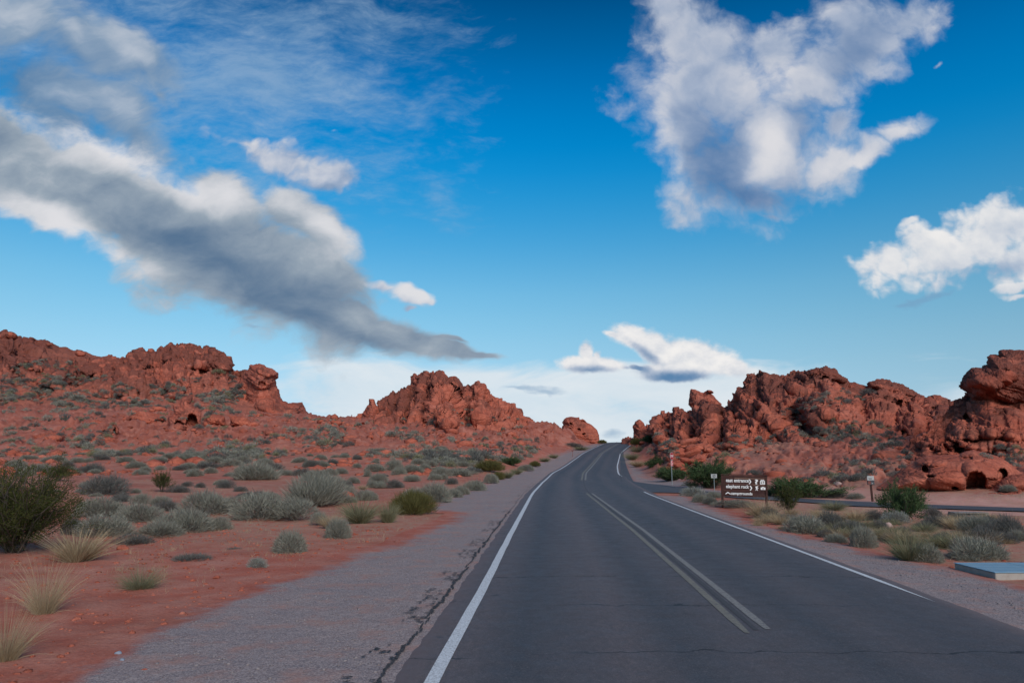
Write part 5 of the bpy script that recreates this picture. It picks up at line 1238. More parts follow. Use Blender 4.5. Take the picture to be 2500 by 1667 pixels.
G_FRONT = 'grey sage mounds in the front cluster'
NEAR = [
 # left: the front cluster
 ('bigcreosote', -22, 1362, 290, 212, 'big dark green creosote bush cut by the left edge of the view'),
 ('straw', 78, 1508, 150, 150, 'tall straw coloured grass tuft in front of the creosote bush'),
 ('straw', 158, 1378, 150, 80, 'dry grey straw tuft at the foot of the creosote bush'),
 ('straw', -20, 1625, 160, 150, 'dry grass tuft in the lower left corner of the view'),
 ('grgr', 322, 1447, 118, 66, 'green and tan grass tuft alone on bare red soil'),
 ('mat', 455, 1368, 86, 18, 'flat grey mat plant on bare red soil'),
 ('mat', 566, 1343, 40, 9, 'small dark flat plant beyond the grey mat plant'),
 ('sage', 228, 1313, 112, 52, 'grey sage mound just right of the creosote bush', G_FRONT),
 ('sage', 322, 1277, 96, 46, 'round grey sage mound between the creosote bush and the long double mound', G_FRONT),
 ('sage', 231, 1263, 88, 46, 'grey sage mound behind the one next to the creosote bush', G_FRONT),
 ('sage', 430, 1299, 118, 52, 'broad pale end of the long double sage mound', G_FRONT),
 ('sage', 374, 1312, 92, 36, 'lower left half of the long double sage mound', G_FRONT),
 ('dark', 312, 1330, 80, 25, 'flat dusky twigs spilling from the left of the double sage mound'),
 ('sage', 484, 1257, 116, 54, 'wide brownish sage mound behind the long double mound', G_FRONT),
 ('sage', 526, 1294, 54, 31, 'small lone sage mound right of the long double mound', G_FRONT),
 ('dark', 398, 1248, 66, 25, 'low dusky shrub behind the round sage mound'),
 ('sage', 557, 1248, 46, 34, 'small grey sage between two wide mounds', G_FRONT),
 ('sage', 628, 1268, 118, 60, 'wide sage mound with bare legs left of the twiggy one', G_FRONT),
 ('twiggy', 706, 1272, 106, 54, 'pale twiggy mound with bare lower branches', G_FRONT),
 ('brush', 752, 1236, 150, 78, 'tall grey green sagebrush, the bushiest left of the road'),
 ('brush', 612, 1174, 92, 48, 'tall feathery sagebrush on the flat below the butte'),
 ('dark', 244, 1207, 108, 46, 'wide dark purplish scrub behind the creosote bush'),
 ('dark', 428, 1203, 48, 19, 'low dark scrub right of the young creosote'),
 ('creosote', 390, 1200, 46, 50, 'young sparse creosote on the red flat'),
 ('creosote', 128, 1172, 70, 40, 'olive creosote top showing behind the big creosote bush'),
 ('dark', 289, 1219, 42, 15, 'small dark shrub in dry grass'),
 ('sage', 336, 1232, 48, 27, 'greyish mound in dry grass behind the front cluster'),
 ('dark', 165, 1304, 46, 42, 'dark shrub tucked behind the creosote bush'),
 ('dark', 582, 1201, 34, 14, 'small dark mound left of the tall sagebrush', None), ('dark', 546, 1191, 38, 19, 'dusky low mound on the open red flat'),
 ('dark', 615, 1220, 90, 20, 'long low dark strip of shrub behind the wide mounds'),
 # left: along the shoulder
 ('sage', 703, 1351, 80, 54, 'lone grey green cushion shrub on red soil by the gravel', None),
 ('sage', 816, 1315, 64, 48, 'dark grey green shrub on red soil beside the straw grass', None),
 ('twiggy', 776, 1282, 44, 32, 'grey twiggy shrub left of the green straw grass'),
 ('grgr', 872, 1279, 96, 62, 'wide tuft of green straw grass beside the olive bush'),
 ('grgr', 944, 1279, 52, 54, 'tall seedy grass clump touching the olive bush'),
 ('straw', 800, 1290, 60, 34, 'thin straw grass left of the green straw tuft'),
 ('olive', 996, 1256, 100, 56, 'rounded olive green bush at the gravel edge'),
 ('sage', 1058, 1226, 70, 46, 'pale green shrub behind the olive bush'), ('sage', 1012, 1222, 60, 30, 'green grey shrub directly behind the olive bush'),
 ('sage', 1107, 1213, 38, 20, 'nearest of the row of low green shrubs beyond the olive bush'),
 ('sage', 1127, 1206, 32, 20, 'second low green shrub of the row beyond the olive bush'), ('sage', 1158, 1197, 48, 24, 'longest low green shrub of the row along the gravel'),
 ('sage', 1199, 1178, 34, 22, 'rounded pale shrub on the gravel edge past the green row'), ('olive', 1216, 1171, 24, 20, 'little olive shrub on the gravel edge'),
 ('grgr', 1240, 1166, 34, 18, 'tan grassy shrub on the gravel edge, first past the olive one'), ('grgr', 1262, 1157, 32, 16, 'tan grassy shrub on the gravel edge, second past the olive one'), ('sage', 1283, 1148, 30, 14, 'grey shrub at the far narrowing of the gravel'), ('olive', 1306, 1138, 26, 13, 'olive shrub far along the gravel edge'),
 ('grgr', 1330, 1127, 28, 12, 'tan tuft far along the gravel edge'), ('grgr', 1352, 1118, 26, 11, 'tan tuft beyond the far olive shrub'),
 ('olive', 1193, 1150, 66, 28, 'wide olive creosote thicket at the foot of the centre slope'), ('green', 1246, 1136, 46, 20, 'green bush right of the olive thicket'),
 ('sage', 839, 1210, 48, 27, 'sage mound over a small red ledge'), ('sage', 889, 1221, 52, 24, 'green grey shrub right of the red ledge'), ('sage', 796, 1188, 66, 26, 'grey sage behind the tall sagebrush'), ('sage', 766, 1172, 66, 25, 'broad sage beyond the tall sagebrush'),
 # right of the road
 ('pale', 1697, 1213, 46, 24, 'whitish flowering shrub at the corner of the side road'), ('sage', 1712, 1226, 36, 20, 'green grey shrub below the whitish one'), ('sage', 1737, 1231, 30, 19, 'pale silver shrub left of the brown sign'),
 ('sage', 1747, 1216, 36, 16, 'low grey shrub between the whitish shrub and the brown sign'), ('twiggy', 1806, 1240, 92, 20, 'long grey green shrub under the brown sign'),
 ('straw', 1872, 1268, 84, 50, 'bushy straw grass at the right post of the brown sign'), ('straw', 1917, 1268, 30, 16, 'small straw tuft beside the bushy straw grass'),
 ('creosote', 1930, 1259, 56, 80, 'tall olive creosote right of the brown sign'), ('green', 1976, 1217, 98, 46, 'bright green spiky bush behind the creosote, across the verge'),
 ('sage', 1980, 1302, 86, 43, 'dense round green grey mound by the right hand gravel'), ('dark', 2036, 1290, 58, 40, 'dusky shrub behind the dense round mound'), ('grgr', 2044, 1248, 66, 26, 'yellow green shrub at the side road'),
 ('grgr', 2080, 1304, 52, 29, 'yellowish grassy shrub right of the dusky one'), ('brush', 2050, 1326, 44, 24, 'wispy grey green shrub at the gravel, right'), ('sage', 2114, 1336, 64, 48, 'rounded grey green mound by the gravel, second from the sign'),
 ('straw', 2098, 1272, 60, 30, 'tan grassy tangle left of the dark spiky bush'), ('straw', 2005, 1262, 44, 22, 'pale straw patch behind the dense round mound'),
 ('green', 2220, 1272, 94, 84, 'large dark green spiky bush in front of the side road'), ('pale', 2196, 1277, 48, 28, 'pale grey shrub at the foot of the dark spiky bush'), ('dark', 2140, 1270, 44, 24, 'dark grey shrub at the left foot of the spiky bush'),
 ('dark', 2284, 1266, 36, 29, 'bluish black shrub beside the concrete culvert'), ('straw', 2344, 1285, 58, 24, 'tan dry shrub in front of the culvert'), ('dark', 2308, 1283, 40, 25, 'brown dark shrub left of the tan dry one'),
 ('brush', 2405, 1302, 80, 44, 'hazy grey green shrub behind the blue topped slab'), ('dark', 2478, 1313, 62, 52, 'dark grey green shrub at the right edge, behind the slab'),
 ('grgr', 2240, 1374, 100, 66, 'big grey green grass clump left of the blue topped slab'), ('sage', 2278, 1374, 78, 44, 'rounded sage merging into the big grass clump'), ('sage', 2406, 1367, 114, 50, 'wide sage mound right behind the blue topped slab'), ('sage', 2374, 1374, 44, 18, 'small green tuft touching the blue topped slab'),
 ('grgr', 2306, 1343, 78, 40, 'pale feathery grass behind the big grass clump'), ('straw', 2208, 1326, 76, 34, 'thin pale grass left of the feathery grass'), ('straw', 2464, 1330, 40, 18, 'low tan grass by the right edge'), ('sage', 2496, 1322, 44, 27, 'grey mound cut by the right edge of the view'),
 ('green', 1740, 1192, 108, 66, 'large rounded green bush behind the small white sign'), ('green', 1617, 1152, 62, 36, 'dark green bush left of the stop sign'), ('green', 1652, 1172, 56, 30, 'green bush right of the stop sign post'), ('straw', 1634, 1172, 50, 18, 'tan grass below the dark green bush at the stop sign'), ('straw', 1694, 1190, 40, 22, 'tan grass at the left foot of the large green bush'),
 ('dark', 1842, 1160, 36, 14, 'dark shrub above the top edge of the brown sign'), ('dark', 1884, 1211, 34, 19, 'grey shrub right behind the brown sign'),
 ('dark', 2046, 1215, 50, 21, 'dark round shrub across the side road, left of the post box'), ('sage', 2096, 1221, 36, 18, 'greyish shrub next to the post box, across the side road'), ('sage', 2122, 1214, 20, 15, 'small grey shrub touching the post box'), ('dark', 2080, 1196, 46, 15, 'long dark shrub on the pink slope behind the post box'), ('dark', 2108, 1202, 24, 13, 'small shrub on the pink slope above the post box'),
 ('brush', 2470, 1200, 30, 18, 'grey shrub growing on the cave rock'), ('green', 2268, 1196, 16, 12, 'green sprig on the cave rock'),
 ('olive', 1555, 1085, 24, 16, 'olive bush at the crest, right of the road'), ('green', 1590, 1080, 32, 18, 'green bush at the crest beside the white sign'), ('grgr', 1560, 1107, 40, 20, 'tan grey grass on the inner verge of the bend'), ('grgr', 1545, 1122, 38, 18, 'tan grass on the inner verge, lower'), ('sage', 1582, 1128, 30, 20, 'grey mound on the inner verge'), ('dark', 1582, 1112, 18, 14, 'dark mound above the inner verge'), ('straw', 1560, 1138, 50, 16, 'low tan grass above the pink gravel of the bend'),
 ('green', 1418, 1086, 36, 16, 'green bush below the diamond sign, near the crest'), ('dark', 1400, 1092, 40, 12, 'dark low bushes below the diamond sign'), ('grgr', 1420, 1098, 40, 9, 'tan grass along the gravel below the diamond sign'), ('olive', 1470, 1082, 20, 9, 'last olive shrub before the crest of the road'),
]
xq = random.Random(77)
for _ in range(80):      # loose tan tufts and small shrubs filling the right hand verge
    x, y = xq.uniform(1830, 2490), 0
    y = xq.uniform(1258 + (x - 1890) * .03, 1300 + (x - 1890) * .105)
    if 2080 < x < 2280 and y < 1280: continue
    k = xq.choice(['straw', 'straw', 'straw', 'grgr', 'dark']); w_ = xq.uniform(26, 62) * (y - 1111) / 180
    d_ = {'straw': 'thin straw coloured tuft', 'grgr': 'greenish grass tuft', 'dark': 'small dusky shrub', 'brush': 'small loose grey shrub'}[k]
    NEAR.append((k, x, y, w_, w_ * xq.uniform(.4, .6), d_ + ' among the scrub of the right hand verge', d_ + 's of the right hand verge'))
for _ in range(24):
    x, y = xq.uniform(120, 900), xq.uniform(1178, 1262)
    k = xq.choice(['straw', 'dark', 'dark', 'sage', 'brush']); w_ = xq.uniform(20, 52) * (y - 1111) / 120
    if 640 < x and y > 1230: continue
    d_ = {'straw': 'thin straw coloured tuft', 'sage': 'small grey mound', 'dark': 'small dusky shrub', 'brush': 'small loose grey shrub'}[k]
    NEAR.append((k, x, y, w_, w_ * xq.uniform(.4, .55), d_ + ' among the scrub behind the front cluster', d_ + 's behind the front cluster'))
for it in NEAR:
    plant(*it[:6], it[6] if len(it) > 6 else None)

# mid distance, left: traced one by one
MID = [(213, 1155, 56, 24), (325, 1144, 45, 19), (253, 1144, 42, 19), (87, 1156, 66, 24), (195, 1246, 30, 21), (860, 1179, 27, 15), (907, 1190, 27, 17), (922, 1179, 41, 23), (925, 1191, 31, 17), (962, 1190, 38, 19), (1005, 1175, 35, 17), (972, 1159, 31, 19), (962, 1148, 41, 26), (1005, 1155, 44, 23), (1034, 1148, 31, 17), (1059, 1170, 31, 14), (1103, 1181, 31, 15), (1117, 1161, 62, 19), (1095, 1126, 44, 19), (1168, 1132, 24, 15), (690, 1161, 42, 15), (896, 1162, 20, 14), (839, 1119, 24, 13), (1081, 1170, 18, 14),
       (480, 1120, 40, 18), (440, 1126, 46, 20), (410, 1118, 34, 14), (520, 1130, 38, 17), (560, 1138, 44, 19), (500, 1146, 60, 18), (380, 1130, 40, 16), (455, 1144, 36, 15), (590, 1126, 28, 15), (640, 1136, 40, 18), (660, 1148, 50, 18), (700, 1140, 36, 14), (350, 1152, 30, 14), (300, 1128, 36, 14), (240, 1122, 34, 13), (180, 1130, 36, 14), (130, 1126, 40, 15), (60, 1122, 30, 12), (30, 1138, 40, 16), (105, 1112, 26, 12), (160, 1140, 26, 13),
       (730, 1130, 34, 15), (760, 1140, 40, 17), (735, 1160, 40, 18), (800, 1160, 38, 16), (830, 1156, 30, 14), (780, 1122, 30, 13), (810, 1132, 26, 12), (870, 1140, 20, 10), (915, 1146, 34, 18), (1020, 1130, 26, 12), (1050, 1136, 30, 13), (1070, 1150, 30, 13), (1130, 1138, 32, 13), (1150, 1150, 28, 12), (1000, 1118, 30, 12), (890, 1110, 36, 13), (930, 1106, 36, 13), (960, 1104, 30, 12), (1040, 1108, 34, 13), (1075, 1100, 30, 12)]
mq = random.Random(31)
for _ in range(70):
    x, y = mq.uniform(0, 1120), mq.uniform(1108, 1166)
    if y > 1112 + (x - 900) * .12 or x < 900:
        if y > 1140 and 640 < x < 860: continue
        w_ = mq.uniform(18, 46) * (.45 + .55 * (y - 1095) / 70); MID.append((x, y, w_, w_ * mq.uniform(.38, .55)))
def where_left(px, py):
    if py > 1150: return 'on the red flat left of the road'
    return 'on the rise below the butte' if px < 760 else 'on the slope below the centre outcrop'
rk = random.Random(9)
COUNT = len(NEAR)
for px, py, w, h in MID:
    k = rk.choice(['sage', 'sage', 'sage', 'dark', 'brush'])
    d = {'sage': 'grey sage mound', 'dark': 'dusky dark shrub', 'brush': 'loose feathery sagebrush'}[k]
    g = f'mid distance {d}s {where_left(px, py)}'
    plant(k, px, py, w, h, f'{d} among others like it {where_left(px, py)}', g); COUNT += 1

# far slopes: small shrubs. The largest stand as things, the thousand tiny ones are scrub cover
far = []
def zone(n, poly, size, pk, name, tries=40):
    poly = np.array(poly, float); lo, hi = poly.min(0), poly.max(0); k = 0
    q = np.random.default_rng(len(far) + 3)
    while k < n and tries * n > 0:
        x, y = q.uniform(lo[0], hi[0]), q.uniform(lo[1], hi[1])
        if not inside(np.array([x]), np.array([y]), poly)[0]: continue
        if not (0 <= x < 2500): continue
        Y = ZB[int(y / 2), int(x / 2)]
        if Y > 1e8: k += .2; continue
        P = at(x, y, float(Y))
        if road_mask(np.array([P[0]]), np.array([P[1]]))[0] > .3: k += .1; continue
        cl = perlin(np.array([[P[0] / 9, P[1] / 9, 3.3]]), 77)[0]
        if q.random() > .30 + 1.9 * cl: continue
        s = size * math.exp(q.normal() * .32); far.append((s * FPX / Y, s, P, 'dark' if q.random() < pk else ('dry' if q.random() < .22 else 'sage'), name)); k += 1
zone(2300, [(0, 1128), (0, 985), (150, 975), (420, 985), (600, 1010), (800, 1026), (960, 1040), (1100, 1062), (1250, 1060), (1370, 1060), (1290, 1120), (1150, 1160), (900, 1128)], 1.05, .35, 'on the far red slope left of the road')
zone(800, [(0, 980), (0, 900), (140, 870), (330, 950), (560, 905), (600, 960), (560, 1010), (300, 1000)], 1.3, .5, 'on the rubble slope of the left ridge')
zone(90, [(940, 1060), (1010, 1000), (1180, 1000), (1300, 1030), (1380, 1050), (1260, 1070)], .9, .5, 'on the flank of the centre outcrop')
zone(480, [(1700, 1150), (1780, 1070), (1900, 1040), (2060, 1010), (2200, 1040), (2190, 1130), (2120, 1170), (2000, 1190), (1880, 1150)], .66, .6, 'on the red slope above the side road')
zone(330, [(2060, 1130), (2090, 1060), (2160, 1010), (2200, 1060), (2230, 1120), (2180, 1165), (2100, 1165)], .55, .75, 'in the dark gully of the right slope')
zone(55, [(1880, 1020), (1900, 985), (2060, 950), (2180, 960), (2100, 990), (1960, 1040)], .8, .6, 'on the upper right ridge')
zone(40, [(2380, 1130), (2420, 1080), (2500, 1090), (2500, 1170), (2440, 1160)], .5, .6, 'on the shelf of the near right cliff')
zone(110, [(1520, 1090), (1570, 1060), (1640, 1050), (1660, 1120), (1560, 1150)], .7, .5, 'on the slope beside the bend')
far.sort(key=lambda f: -f[0])
NIND = max(0, 292 - COUNT)
for pxs, s, P, k, name in far[:NIND]:
    if k == 'dry': k = 'sage'
    fm, _, vw, vh = LIB['far' + k][rk.randrange(3)]
    nm = NAMES[k][0]; sc = s / vw
    o = bpy.data.objects.new(nm, fm); COL.objects.link(o); o.location = (P[0], P[1], P[2] - .03); o.rotation_euler = (0, 0, rk.uniform(0, 6.28)); o.scale = (sc, sc, sc * rk.uniform(.75, 1.15))
    d = {'sage': 'small grey sage mound', 'dark': 'small dark shrub'}[k]
    tag(o, f'{d} {name}', NAMES[k][1], f'{d}s {name}')
SV, SF, SS_ = [], [], []; no = 0
SQ = np.random.default_rng(8)
for kk, m, nm in (('sage', M_SAGE, 'desert_scrub'), ('dark', M_SAGED, 'dark_desert_scrub'), ('dry', M_GRGR, 'dry_desert_scrub')):
    SV, SF, SS_ = [], [], []; no = 0
    for pxs, s, P, k, name in far[NIND:]:
        if k != kk: continue
        v, f, sh = FAR_SAGE[SQ.integers(3)]
        a = SQ.uniform(0, 6.28); c, sn = math.cos(a), math.sin(a)
        q = np.stack([v[:, 0] * c - v[:, 1] * sn, v[:, 0] * sn + v[:, 1] * c, v[:, 2] * SQ.uniform(.75, 1.2)], -1) * s + P - np.array([0, 0, .03])
        SV.append(q); SF.append(f + no); SS_.append(np.clip(sh + SQ.normal() * .12, 0, 1)); no += len(v)
    o = obj(nm, np.vstack(SV), np.vstack(SF), m, attrs={'shade': np.concatenate(SS_)})
    tag(o, None, None, None, 'stuff')

# thin dry grass on the flats and verges
gq = np.random.default_rng(12); PB = []
def grass_zone(n, x0, x1, y0, y1, cond):
    c = 0
    while c < n:
        x, y = gq.uniform(x0, x1, 400), gq.uniform(y0, y1, 400)
        ok = cond(x, y) & (perlin(np.stack([x / 2.2, y / 2.2, x * 0], -1), 5) > gq.normal(.12, .16, 400)) & (gravel_amount(x, y) < .3) & (road_mask(x, y) < .95)
        for a, b_ in zip(x[ok], y[ok]): PB.append((a, b_)); c += 1
        if c == 0 and gq.random() < .01: break
grass_zone(1300, -22, -3, 12, 45, lambda x, y: x < road_l(y) - 3.2)
grass_zone(2600, 8, 26, 12, 36, lambda x, y: (x > road_r(y) + 2.2))
grass_zone(350, -6, 6, 40, 75, lambda x, y: x < road_l(y) - 4.0)
PB = np.array(PB); nb = 7
base = np.repeat(PB, nb, 0) + gq.normal(size=(len(PB) * nb, 2)) * .05
base = np.concatenate([base, ground_z(base[:, 0], base[:, 1])[:, None] - .01], 1)
dg = gq.normal(size=(len(base), 3)) * .35; dg[:, 2] = 1; dg /= np.linalg.norm(dg, axis=1, keepdims=True)
v, f, m = blades(base, dg, gq.uniform(.06, .22, len(base)), gq.uniform(.003, .006, len(base)), gq, .2, 2)
tag(obj('dry_grass', v, f, M_STRAW, attrs={'shade': np.repeat(gq.random(len(base)), m)}), None, None, None, 'stuff')

# pebbles and rubble
pq = np.random.default_rng(21)
dv, df = ico(1)
def stones(name, pts, rad, m):
    V, F = [], []; n0 = 0
    for p, r in zip(pts, rad):
        k = dv * (1 + pq.normal(size=(len(dv), 1)) * .16) * np.array([1.2, 1, .6]) * r; a = pq.uniform(0, 6.28); c, s = math.cos(a), math.sin(a)
        k = np.stack([k[:, 0] * c - k[:, 1] * s, k[:, 0] * s + k[:, 1] * c, k[:, 2]], -1) + p; V.append(k); F.append(df + n0); n0 += len(dv)
    return tag(obj(name, np.vstack(V), np.vstack(F), m, attrs={'scree': np.zeros(n0), 'stain': np.zeros(n0)}), None, None, None, 'stuff')
def scatter(n, x0, x1, y0, y1, cond):
    out = []
    while len(out) < n:
        x, y = pq.uniform(x0, x1, 500), pq.uniform(y0, y1, 500); ok = cond(x, y)
        out += list(zip(x[ok], y[ok]))
    out = np.array(out[:n]); return np.concatenate([out, ground_z(out[:, 0], out[:, 1])[:, None]], 1)
on_soil = lambda x, y: (gravel_amount(x, y) < .35) & ((x < road_l(y) - 1.0) | (x > road_r(y) + 1.0)) & (poly_dist(x, y, SIDE_MID) > 3)
a = scatter(3200, -14, 1, 6, 24, on_soil); b_ = scatter(1100, 7, 24, 10, 30, on_soil)
stones('pebbles', np.vstack([a, b_]), np.minimum(.011 * (1 - pq.random(4300)) ** -.62, .05), rock_material('loose_red_stones', .1, .6))
a = scatter(2600, -75, 24, 66, 178, lambda x, y: (road_mask(x, y) < .05) & (perlin(np.stack([x / 7, y / 7, x * 0 + 2], -1), 44) > .02)); b_ = scatter(500, 14, 50, 44, 90, lambda x, y: road_mask(x, y) < .05)
stones('rubble', np.vstack([a, b_]), np.minimum(np.concatenate([np.full(2600, .17), np.full(500, .10)]) * (1 - pq.random(3100)) ** -.50, 1.1), ROCK)
gv = B('road_gravel'); MG = gv.done(gv.mix(gv.noise(13, 2), (.12, .10, .105), (.29, .245, .24)), .95)
a = scatter(2200, -9, 1, 5.5, 22, lambda x, y: (gravel_amount(x, y) > .55) & (x < road_l(y) - .55)); b_ = scatter(900, 6, 16, 9, 26, lambda x, y: (gravel_amount(x, y) > .55) & (x > road_r(y) + .6))
P_ = np.vstack([a, b_]); P_[:, 2] = -.008
stones('gravel', P_, np.minimum(.005 * (1 - pq.random(3100)) ** -.5, .022), MG)

# ------------------------------------------------------------------ signs and small built things
def plain(name, c, rough=.6, spec=.3, metal=0.0, dirt=.25, dc=(.25, .16, .12)):
    b = B(name)
    col = b.mix(b.ramp(b.noise(7, 6, .65), (.45, 0.0), (.75, dirt)), c, dc)
    return b.done(col, rough, b.bump(b.noise(30, 3), .15, .004), spec, metal)
M_BROWN = plain('sign_brown_wood', (.046, .019, .016), .75, .2, 0, .35, (.13, .055, .035))
M_BROWN2 = plain('sign_dark_recess', (.040, .014, .013), .8)
M_LET = plain('sign_white_letters', (.78, .76, .74), .6, .3, 0, .12, (.5, .45, .42))
M_EDGE = plain('worn_board_edge', (.30, .19, .14), .8)
M_RED = plain('sign_red', (.34, .022, .034), .45, .4, 0, .1)
M_RED2 = plain('sign_bright_red', (.52, .035, .05), .45, .4, 0, .1)
M_GALV = plain('galvanised_steel', (.30, .34, .34), .5, .4, .3, .2)
M_SWHITE = plain('sign_white', (.42, .42, .40), .5, .4, 0, .12)
M_BLACK = plain('sign_black', (.03, .03, .035), .5)
M_CONC = plain('concrete', (.36, .32, .28), .9, .2, 0, .5, (.24, .17, .14))
M_CONCS = plain('grey_concrete_side', (.20, .185, .175), .9, .2, 0, .4, (.24, .17, .14))
M_BLUE = plain('weathered_blue_paint', (.17, .30, .40), .6, .3, 0, .5, (.30, .38, .42))
M_DGREEN = plain('dark_grey_box', (.055, .060, .068), .5)
M_SIGNBACK = plain('dark_brown_sign_back', (.16, .045, .036), .7)

class Sh:
    def __init__(s): s.v, s.f = [], []
    def box(s, x0, x1, y0, y1, z0, z1):
        n = len(s.v); s.v += [(x, y, z) for x in (x0, x1) for y in (y0, y1) for z in (z0, z1)]
        s.f += [tuple(n + i for i in q) for q in ((0, 1, 3, 2), (4, 6, 7, 5), (0, 4, 5, 1), (2, 3, 7, 6), (0, 2, 6, 4), (1, 5, 7, 3))]; return s
    def prism(s, pts, y0, y1):
        """outline in x, z pushed from y0 (front) to y1"""
        n, k = len(s.v), len(pts); s.v += [(x, y0, z) for x, z in pts] + [(x, y1, z) for x, z in pts]
        s.f += [tuple(range(n, n + k)), tuple(range(n + 2 * k - 1, n + k - 1, -1))] + [(n + i, n + k + i, n + k + (i + 1) % k, n + (i + 1) % k) for i in range(k)]; return s
    def rod(s, x, y, z0, z1, r, k=10):
        n = len(s.v)
        for z in (z0, z1): s.v += [(x + r * math.cos(6.2832 * i / k), y + r * math.sin(6.2832 * i / k), z) for i in range(k)]
        s.f += [(n + i, n + (i + 1) % k, n + k + (i + 1) % k, n + k + i) for i in range(k)] + [tuple(range(n + k, n + 2 * k))]; return s
    def build(s, name, m, parent=None, bevel=0.0):
        o = obj(name, s.v, s.f, m, parent)
        bm = bmesh.new(); bm.from_mesh(o.data); bmesh.ops.recalc_face_normals(bm, faces=bm.faces)
        if bevel: bmesh.ops.bevel(bm, geom=list(bm.edges), offset=bevel, segments=1, affect='EDGES', clamp_overlap=True)
        bm.to_mesh(o.data); bm.free(); return o
def text(body, x0, x1, z0, z1, y, depth, m, parent, name='lettering', weight=.018):
    """lettering standing off a panel that faces -y, fitted into x0..x1, z0..z1 (z0 = lowest descender, z1 = tallest letter)"""
    c = bpy.data.curves.new(name, 'FONT'); c.body = body; c.size = 1; c.extrude = .02; c.offset = weight; c.resolution_u = 3
    t = bpy.data.objects.new(name, c); COL.objects.link(t)
    dg = bpy.context.evaluated_depsgraph_get(); me = bpy.data.meshes.new_from_object(t.evaluated_get(dg))
    bpy.data.objects.remove(t); bpy.data.curves.remove(c)
    n = len(me.vertices); v = np.empty(n * 3, np.float32); me.vertices.foreach_get('co', v); v = v.reshape(-1, 3)
    lo, hi = v.min(0), v.max(0)
    w = np.stack([x0 + (v[:, 0] - lo[0]) / (hi[0] - lo[0]) * (x1 - x0), y - depth * (v[:, 2] - lo[2]) / (hi[2] - lo[2]), z0 + (v[:, 1] - lo[1]) / (hi[1] - lo[1]) * (z1 - z0)], -1)
    me.vertices.foreach_set('co', w.astype(np.float32).ravel()); me.update()
    o = bpy.data.objects.new(name, me); COL.objects.link(o); me.materials.clear(); me.materials.append(m); o.parent = parent; return o

# ---- the brown direction sign
p0 = flat(1819, 1237.5); Wd, Hg = 1.80, .90; z_top = 1.335; z_bot = z_top - Hg
sg = empty('direction_sign', (float(p0[0]), float(p0[1]), 0), R(-9)); sg.rotation_euler = (0, R(1.1), R(-9))
tag(sg, 'dark brown wooden sign with white lettering for the east entrance, elephant rock and the campgrounds', 'road sign')
sx = lambda q: (q - 1010) / 1360 * Wd
sz = lambda q: z_top - (q - 410) / 680 * Hg
for x in (-Wd / 2 - .03, Wd / 2 + .005): Sh().box(x - .045, x + .045, -.01, .08, -.1, z_top + .01).build('post', M_BROWN, sg, .006)
Sh().box(-Wd / 2 - .08, Wd / 2 + .05, -.03, .07, z_top + .012, z_top + .045).build('cap_rail', M_BROWN, sg, .004)
rows = [(410, 690), (694, 890), (894, 1090)]
for a, b_ in rows[:2]: Sh().box(-Wd / 2 + .016, Wd / 2 - .042, .0, .045, sz(b_), sz(a) - .004).build('board', M_BROWN, sg, .003)
Sh().box(-Wd / 2 + .016, sx(1315), .0, .045, sz(1090), sz(894)).build('board', M_BROWN, sg, .003)
Sh().box(sx(1318), Wd / 2 - .042, .030, .045, sz(1090), sz(894)).build('recess', M_BROWN2, sg)
Sh().box(sx(700), sx(1640), -.004, .0, sz(512), sz(498)).box(sx(1290), sx(1645), -.004, .0, sz(720), sz(712)).build('worn_edge', M_EDGE, sg)
text('east entrance', sx(428), sx(1148), sz(630), sz(528), -.001, .012, M_LET, sg)
text('elephant rock', sx(428), sx(1150), sz(858), sz(708), -.001, .012, M_LET, sg)
text('campgrounds', sx(568), sx(1252), sz(1062), sz(938), -.001, .012, M_LET, sg)
def chev(x0, x1, y0, y1):
    return [(sx(x0), sz(y0)), (sx(x0 + 38), sz(y0)), (sx(x1), sz((y0 + y1) / 2)), (sx(x0 + 38), sz(y1)), (sx(x0), sz(y1)), (sx(x1 - 38), sz((y0 + y1) / 2))]
for q in ((1143, 1228, 525, 676), (1168, 1252, 732, 880)): Sh().prism(chev(*q), -.012, -.001).build('arrow', M_LET, sg)
Sh().prism([(sx(405), sz(1026)), (sx(405), sz(1000)), (sx(480), sz(945)), (sx(560), sz(1000)), (sx(560), sz(1028)), (sx(480), sz(980))], -.012, -.001).build('arrow', M_LET, sg)
text('?', sx(1335), sx(1442), sz(680), sz(524), -.001, .012, M_LET, sg, 'symbol', .03)
# rest rooms: a white tablet with two dark figures and a dividing line
t_ = Sh().prism([(sx(1500), sz(680)), (sx(1500), sz(575)), (sx(1535), sz(536)), (sx(1618), sz(536)), (sx(1652), sz(575)), (sx(1652), sz(680))], -.010, -.001).build('symbol', M_LET, sg)
k_ = Sh().box(sx(1571), sx(1577), -.014, -.0101, sz(676), sz(540))
for cx in (1537, 1614):
    k_.prism([(sx(cx + 11 * math.cos(a)), sz(572 + 11 * math.sin(a))) for a in np.linspace(0, 6.28, 9)[:-1]], -.014, -.0101)
k_.prism([(sx(1537), sz(587)), (sx(1560), sz(632)), (sx(1547), sz(632)), (sx(1547), sz(662)), (sx(1527), sz(662)), (sx(1527), sz(632)), (sx(1514), sz(632))], -.014, -.0101)
k_.box(sx(1600), sx(1628), -.014, -.0101, sz(626), sz(588)).box(sx(1606), sx(1622), -.014, -.0101, sz(664), sz(628))
k_.build('figures', M_BROWN, t_)
